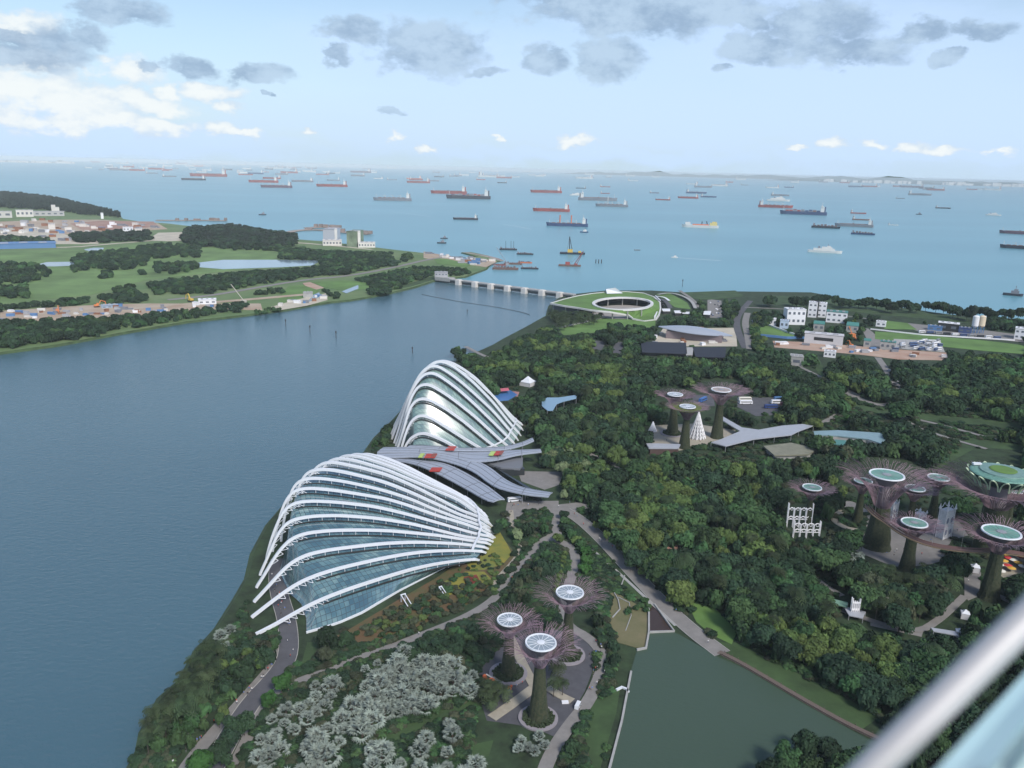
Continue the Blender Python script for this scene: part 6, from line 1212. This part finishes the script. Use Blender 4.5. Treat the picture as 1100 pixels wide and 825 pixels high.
scatter([(700,338),(790,345),(790,362),(700,362)],'dd',13,6,9,'trees around the silver leaf roof')
scatter([(787,335),(796,335),(795,368),(785,362)],'ymy',9,4,7,'pale green street trees beside the far road'); scatter([(811,335),(826,345),(815,380),(806,370)],'ymy',9,4.5,7,'pale green street trees right of the far road')
scatter([(648,345),(704,350),(700,362),(640,360)],'dm',15,6,10,'trees on the lawn below the grass roofed building',test=False)
scatter([(1000,330),(1110,345),(1110,358),(1060,352),(1000,345)],'dd',15,8,13,'trees behind the seaside yard at the right')
scatter([(590,335),(650,335),(640,345),(600,350)],'p',10,5,9,'palms in front of the slate walled pavilion',name='feather_palm',cat='palm',kind='palm',test=False)
scatter([(485,372),(530,375),(530,384),(500,392)],'dm',9,5.5,9,W2,seed=41)
scatter([(395,480),(410,462),(432,440),(430,462),(415,480),(400,490)],'dm',7,4,7,'bushes on the bay bank beside the tall glasshouse',seed=44)
# left peninsula
LP='far conifer wood at the left edge by the sea'; LG='golf course trees on the left peninsula'; LS='shore trees on the near edge of the left peninsula'
scatter([(-20,204),(20,206),(60,211),(95,219),(128,227),(130,230),(95,228),(60,223),(0,220),(-20,220)],'cc',17,7.5,15,LP,name='conifer_tree',test=False,jit=.6)
scatter([(-20,206),(20,209),(60,214),(95,221),(128,227),(128,229),(60,222),(0,218),(-20,218)],'c',30,6,24,LP,name='conifer_tree',test=False,jit=.49)
scatter([(200,243),(250,240),(280,245),(317,250),(317,260),(280,262),(215,260),(195,256)],'cd',20,12,16,'dark wood beside the inlet on the left peninsula',test=False)
scatter([(75,250),(130,246),(160,246),(160,254),(110,257),(80,257)],'dc',20,10,13,'dark trees around the white works building',test=False)
for pl in ([(92,270),(130,266),(160,268),(158,282),(120,286),(95,284)],[(148,263),(175,260),(215,262),(214,272),(150,274)],[(166,280),(215,280),(214,288),(168,289)],[(-10,280),(30,280),(56,286),(50,294),(-10,303)],[(-10,303),(30,304),(30,314),(-10,316)],[(118,306),(140,305),(142,314),(118,314)],[(80,272),(95,273),(93,286),(78,288)],[(230,258),(300,262),(300,266),(232,264)],[(0,252),(50,254),(60,260),(0,258)],[(110,290),(120,289),(120,294),(110,294)],[(150,288),(163,288),(163,291),(150,291)]):
    scatter(pl,'ddm',16,7.5,11,LG,test=False,jit=.6)
for pl in ([(155,300),(165,292),(200,292),(270,288),(290,292),(270,306),(220,312),(165,312)],[(270,290),(330,285),(350,292),(330,304),(290,306)],[(300,264),(350,268),(420,270),(424,284),(395,298),(350,300),(300,282)],[(352,290),(420,285),(440,290),(440,304),(410,312),(395,300),(355,302)],[(420,284),(500,286),(505,291),(470,296),(440,300),(420,295)],[(375,298),(425,302),(412,314),(390,312)],[(345,305),(368,306),(366,316),(346,318)],[(300,308),(315,310),(312,322),(290,324)],[(100,316),(150,312),(160,318),(150,326),(105,326)],[(-10,316),(50,314),(92,316),(90,328),(0,334)],[(280,306),(300,306),(298,312),(260,314)]):
    scatter(pl,'ddmd',13,6.6,8.5,LG)
scatter([(-10,344),(60,340),(118,338),(118,352),(60,360),(-10,370)],'dddm',10,6.5,10,LS,test=False)
scatter([(118,338),(180,333),(228,328),(230,334),(180,342),(118,351)],'ddm',11,5.5,8,LS,test=False)
scatter([(235,325),(262,322),(264,330),(236,332)],'d',12,6,8,LS,test=False); scatter([(270,333),(300,328),(302,331),(280,336)],'m',10,4,5,LS,test=False)
print('TREES',len(TREES))
# split: the largest 300 of each kind stand as objects, the rest as one mass per kind
def pxsize(t): return t[4]/MPP((t[2],t[3],t[5]))
byk={}
for t in TREES:
    kk='fan' if t[0]=='fan' else 'palm' if t[0]=='palm' else ('shrub' if t[7]=='bank_shrub' else 'conifer' if t[1]=='c' else 'light' if t[1] in 'yb' else 'broad'); byk.setdefault(kk,[]).append(t)
REST={}
COLN=dict(d='dark green',m='mid green',y='yellow green',c='very dark',r='brownish green',g='bright green',b='pale blossoming',s='silver grey',p='green')
for kk,lst in byk.items():
    lst.sort(key=lambda t:(0 if t[6][0]=='!' else 1,-pxsize(t))); cap=300
    for i,t in enumerate(lst):
        kind,key,x,y,rr,hh,lab,name,cat,rz=t
        if i>=cap: REST.setdefault(key,[]).append(t); continue
        nm='light_green_tree' if kk=='light' else ('conifer_tree' if kk=='conifer' else name)
        if lab[0]=='!': label=lab[1:]; grp=None
        else:
            word={'fan':'silver grey fan palm','palm':'green feather palm','shrub':COLN[key]+' shrub'}.get(kk,COLN[key]+' tree'); short=lab
            label=word+' among the '+short; label=' '.join(label.split()[:16]); grp=word+'s, '+lab
        r=bpy.data.objects.new(nm,None); C.collection.objects.link(r); r.location=(x,y,2.5); r.rotation_euler=(0,0,rz); r['label']=label; r['category']=cat
        if grp or 'number' in label: r['group']=grp or 'rounded shrubs along the path above the near steel trees'
        big=pxsize(t)>9
        if kind=='fan': a=part('fronds',FANS[i%5],r); a.location=(0,0,hh*.62); a.scale=(rr,rr,rr*.95); q=part('trunk',PTR,r); q.scale=(rr*3.2,rr*3.2,hh*.62)
        elif kind=='palm': a=part('fronds',FEA[i%4],r); a.location=(0,0,hh*.92); a.scale=(rr,rr,rr); q=part('trunk',PTR,r); q.scale=(5,5,hh*.95)
        else:
            cb_=hh*(.22 if key!='c' else .12) if kk!='shrub' else 0; hc=hh-cb_; a=part('crown',(HI if big else LO)[key][i%4],r); a.location=(0,0,cb_); a.scale=(rr,rr,hc/(1.12 if key!='c' else 1.75))
            if kk!='shrub': q=part('trunk',TR[i%3],r); q.scale=(hh*.5,hh*.5,hh*.5)
# lone labels shared by clipped shrubs etc. carry a group
seen={}
for o in C.objects:
    if o.get('label') and o.parent is None: seen.setdefault(o['label'],[]).append(o)
for lb,os_ in seen.items():
    if len(os_)>1:
        for o in os_:
            if not o.get('group'): o['group']=lb+' and its like'
def mass(name,label,items,meshes,shrub=False):
    col=bpy.data.collections.new(name+'_forms'); 
    for me in meshes:
        q=bpy.data.objects.new(me.name+'_form',me); col.objects.link(q)
    me=bpy.data.meshes.new(name); me.from_pydata([(t[2],t[3],t[6]) for t in items],[],[])
    for an,ty,fn in (('idx','INT',lambda i,t:i%len(meshes)),('rz','FLOAT',lambda i,t:t[5]),):
        at=me.attributes.new(an,ty,'POINT'); at.data.foreach_set('value',[fn(i,t) for i,t in enumerate(items)])
    at=me.attributes.new('scl','FLOAT_VECTOR','POINT'); at.data.foreach_set('vector',[c for t in items for c in (t[0],t[0],t[1])])
    o=bpy.data.objects.new(name,me); C.collection.objects.link(o); tag(o,label,'foliage',kind='stuff')
    g=bpy.data.node_groups.new(name,'GeometryNodeTree'); g.interface.new_socket('Geometry',in_out='INPUT',socket_type='NodeSocketGeometry'); g.interface.new_socket('Geometry',in_out='OUTPUT',socket_type='NodeSocketGeometry')
    gi=g.nodes.new('NodeGroupInput'); go=g.nodes.new('NodeGroupOutput'); ip=g.nodes.new('GeometryNodeInstanceOnPoints'); ci=g.nodes.new('GeometryNodeCollectionInfo'); ci.inputs['Collection'].default_value=col; ci.inputs['Separate Children'].default_value=True; ci.inputs['Reset Children'].default_value=True
    def na(n,ty): a=g.nodes.new('GeometryNodeInputNamedAttribute'); a.data_type=ty; a.inputs[0].default_value=n; return a.outputs[0]
    cx=g.nodes.new('ShaderNodeCombineXYZ'); L=g.links.new; L(na('rz','FLOAT'),cx.inputs[2]); L(gi.outputs[0],ip.inputs['Points']); L(ci.outputs[0],ip.inputs['Instance']); ip.inputs['Pick Instance'].default_value=True; L(na('idx','INT'),ip.inputs['Instance Index'])
    er=g.nodes.new('FunctionNodeEulerToRotation'); L(cx.outputs[0],er.inputs[0]); L(er.outputs[0],ip.inputs['Rotation']); L(na('scl','FLOAT_VECTOR'),ip.inputs['Scale']); L(ip.outputs[0],go.inputs[0])
    md=o.modifiers.new('scatter','NODES'); md.node_group=g; return o
RL=dict(d='farther dark green trees filling the woods',m='farther mid green trees filling the woods',y='farther yellow green trees filling the woods',c='far conifer wood at the left edge',r='farther brownish trees filling the woods',b='farther blossoming trees',g='farther bright trees')
RN=dict(d='distant_dark_woodland',m='distant_green_woodland',y='distant_light_woodland',c='distant_conifer_wood',r='distant_brown_woodland',b='distant_blossom_trees',g='distant_bright_trees')
for key,lst in REST.items():
    if key in RN: mass(RN[key],RL[key],[(t[4],(t[5]*.95)/(1.12 if key!='c' else 1.75),t[2],t[3],0,t[9],2.3) for t in lst],LO[key])
print({k:len(v) for k,v in REST.items()})
# low ground cover under the trees
gc=[];r=random.Random(99)
BEDS=[[(600,500),(860,480),(900,650),(950,780),(800,712),(740,665),(620,545)],[(500,390),(620,345),(900,400),(1100,400),(1100,640),(860,560),(640,500),(560,470)],[(300,720),(400,690),(510,665),(600,600),(600,680),(520,720),(500,830),(240,830),(290,750)],[(140,820),(240,690),(280,620),(300,690),(200,790),(180,830)],[(640,595),(665,640),(650,830),(600,830),(640,740)],[(545,545),(600,550),(640,590),(690,640),(650,660),(560,640),(520,640)],[(860,400),(1100,420),(1100,500),(900,480)],[(340,690),(400,665),(420,700),(340,730)],[(395,490),(440,440),(430,480),(400,492)]]
for pl in BEDS:
    m_=raster(pl)&~OPEN; ys,xs=np.nonzero(m_); 
    if len(ys)==0: continue
    wts=np.array([P(0,y,2.5)[1]**2 for y in range(MH)] if False else [1.0]*MH); k=np.random.default_rng(3).choice(len(ys),min(2600,len(ys)//9),replace=False)
    for i in k: p=P(xs[i]+r.random(),ys[i]+r.random(),2.5); s=r.uniform(.9,2.2)*(1+depth(p)/900); gc.append((s,s*r.uniform(.5,.8),p[0],p[1],0,r.random()*6.28,2.4))
mass('ground_cover','low mixed ground cover and shrubs between the garden trees',gc,[LO['d'][0],LO['m'][1],LO['r'][2],LO['d'][3]])
# ------------------------------------------------------------------ people
def person_mesh(cl_top,cl_leg,seed):
    rn=random.Random(seed); me=bpy.data.meshes.new('sk'); st=rn.uniform(.1,.3)
    V=[(0,0,.92),(0,0,1.15),(0,0,1.42),(0,0,1.52),(0,.02,1.66),(.1,0,.88),(.12,st,.5),(.12,st*.9,.06),(.12,st*.9+.14,.03),(-.1,0,.88),(-.12,-st*.3,.5),(-.12,-st,.06),(-.12,-st+.14,.03),(.2,0,1.4),(.27,-.05,1.12),(.26,.1,.88),(-.2,0,1.4),(-.27,.05,1.12),(-.26,.16,.9)]
    E=[(0,1),(1,2),(2,3),(3,4),(0,5),(5,6),(6,7),(7,8),(0,9),(9,10),(10,11),(11,12),(2,13),(13,14),(14,15),(2,16),(16,17),(17,18)]
    me.from_pydata(V,E,[]); o=bpy.data.objects.new('sk',me); C.collection.objects.link(o); mo=o.modifiers.new('s','SKIN'); R_=[.15,.14,.15,.06,.11,.1,.07,.045,.04,.1,.07,.045,.04,.07,.045,.035,.07,.045,.035]
    for i,q in enumerate(me.skin_vertices[0].data): q.radius=(R_[i],R_[i]); q.use_root=(i==0)
    o.modifiers.new('ss','SUBSURF').levels=1
    dg=bpy.context.evaluated_depsgraph_get(); m2=bpy.data.meshes.new_from_object(o.evaluated_get(dg)); bpy.data.objects.remove(o)
    for m_ in (cl_top,cl_leg,mat('skin',(.42,.26,.18),.6),mat('hair',(.02,.015,.012),.7)): m2.materials.append(m_)
    for p in m2.polygons:
        z=p.center[2]; p.material_index=1 if .1<z<.93 and abs(p.center[0])<.22 else 0 if .93<=z<1.47 else 3 if z>1.68 or(z>1.5 and p.center[1]<0) else 2; p.use_smooth=True
    m2.name='person'; return m2
PMS=[(person_mesh(mat('shirt_white',(.7,.7,.7),.8),mat('jeans',(.06,.08,.14),.8),1),'white top and blue trousers'),(person_mesh(mat('shirt_red',(.5,.06,.05),.8),mat('black_cloth',(.02,.02,.025),.8),2),'red top and black trousers'),(person_mesh(mat('shirt_blue',(.1,.2,.5),.8),mat('khaki',(.3,.25,.17),.8),3),'blue top and khaki trousers'),(person_mesh(MATS['black_cloth'],mat('grey_cloth',(.2,.2,.2),.8),4),'black top and grey trousers')]
PPL=[(x,y,'the shaded road under the white ribs') for x,y in [(300,640),(303,648),(306,655),(302,661),(309,690),(312,706),(297,630),(305,668),(315,700),(299,652)]]+[(x,y,'the bay promenade at the lower left') for x,y in [(292,716),(283,727),(281,729),(268,740),(262,746),(200,808),(186,820),(288,720)]]+[(x,y,'the garden path below the broad glasshouse') for x,y in [(306,741),(310,744),(450,682),(550,622)]]+[(x,y,'the curving path beside the near steel trees') for x,y in [(640,702),(637,727),(649,723),(640,690),(636,741),(633,705),(641,735)]]+[(x,y,'the grey plaza at the head of the promenade') for x,y in [(617,553),(620,556),(549,551),(600,545),(582,549),(612,541)]]+[(x,y,'the paved ring by the far small grove') for x,y in [(716,474),(745,473),(752,475),(780,467)]]+[(x,y,'the main plaza of the steel grove') for x,y in [(960,598),(975,600),(990,596),(1012,590),(900,563),(1040,625)]]
random.seed(2)
for (x0,y0),(x1,y1),c_,w_ in (((292,618),(308,672),12,'the shaded road under the white ribs'),((296,714),(205,802),12,'the bay promenade at the lower left'),((645,692),(634,745),8,'the curving path beside the near steel trees'),((625,560),(770,696),9,'the long straight promenade'),((520,765),(610,700),10,'the dark plaza of the near steel trees'),((950,598),(1030,570),14,'the main plaza of the steel grove'),((550,545),(600,540),6,'the grey plaza at the head of the promenade')):
    for k in range(c_): u=random.random(); PPL.append((x0+(x1-x0)*u+random.uniform(-3,3),y0+(y1-y0)*u+random.uniform(-2,2),w_))
for i,(x,y,w_) in enumerate(PPL):
    me,ds=PMS[i%4]; o=bpy.data.objects.new('person',me); C.collection.objects.link(o); o.location=P(x,y,2.95); o.rotation_euler=(0,0,random.uniform(0,6.28)); o['label']='person in '+ds.replace(' trousers','')+' on '+w_; o['category']='person'; o['group']='people in '+ds+' on '+w_
# ------------------------------------------------------------------ the lookout's own rail
def CW(x,y,dep): return np.array([0,0,H])+ray(x,y)*dep
a_=CW(1100,667,.27); b_=CW(938,825,.262); dv=b_-a_; pts=[a_-dv*3.,a_-dv,a_,(a_+b_)/2,b_,b_+dv*.8]
b=MB(); b.tube([tuple(p) for p in pts],.0052,20); o=b.build('handrail',mat('rail_white',(.50,.485,.48),.4,.1),smooth=True); tag(o,'blurred pale round rail crossing the lower right corner','rail')
r=empty('balustrade_panel',tuple(CW(1100,800,.3)),'blurred pale teal balustrade edge under the round rail','balustrade'); ro=np.array(r.location)
def band(name,xa0,ya0,xa1,ya1,m,d0=.30,d1=.24,th=.004):
    # quad between two picture lines at a real distance, thickened downward
    p=[CW(*xa0,d0),CW(*ya0,d1),CW(*ya1,d1*.99),CW(*xa1,d0*.99)]
    e1=p[0]-p[1]; p[0]=p[0]+e1*1.5; p[3]=p[3]+(p[3]-p[2])*1.5; p[1]=p[1]-e1*.8; p[2]=p[2]-e1*.8
    b=MB(); n=np.cross(p[1]-p[0],p[3]-p[0]); n/=np.linalg.norm(n); 
    if n[2]>0: n=-n
    p=[q-ro for q in p]; b.add([tuple(q) for q in p]+[tuple(q+n*th) for q in p],[(0,1,2,3),(7,6,5,4),(0,4,5,1),(1,5,6,2),(2,6,7,3),(3,7,4,0)]); b.build(name,m,r)
band('glass_edge',(1100,724),(1007,825),(1100,768),(1053,825),mat('teal_glass',(.40,.58,.62),.3))
band('gasket',(1100,768),(1053,825),(1100,790),(1071,825),mat('gasket_grey',(.22,.30,.33),.5))
band('glass_face',(1100,790),(1071,825),(1160,900),(1130,925),mat('pale_teal',(.48,.64,.63),.3))
# ------------------------------------------------------------------ haze
b=MB(); b.box((0,0,102),(130000,130000,206)); hz=b.build('haze',[]); m=bpy.data.materials.new('haze'); m.use_nodes=True; t=m.node_tree; t.nodes.clear(); ou=t.nodes.new('ShaderNodeOutputMaterial'); pv=t.nodes.new('ShaderNodeVolumePrincipled'); pv.inputs['Color'].default_value=(.80,.93,1,1); pv.inputs['Density'].default_value=3.4e-5; pv.inputs['Anisotropy'].default_value=-.35; t.links.new(pv.outputs[0],ou.inputs['Volume']); hz.data.materials.append(m); hz['kind']='stuff'; hz['label']='pale sea haze over the whole view'
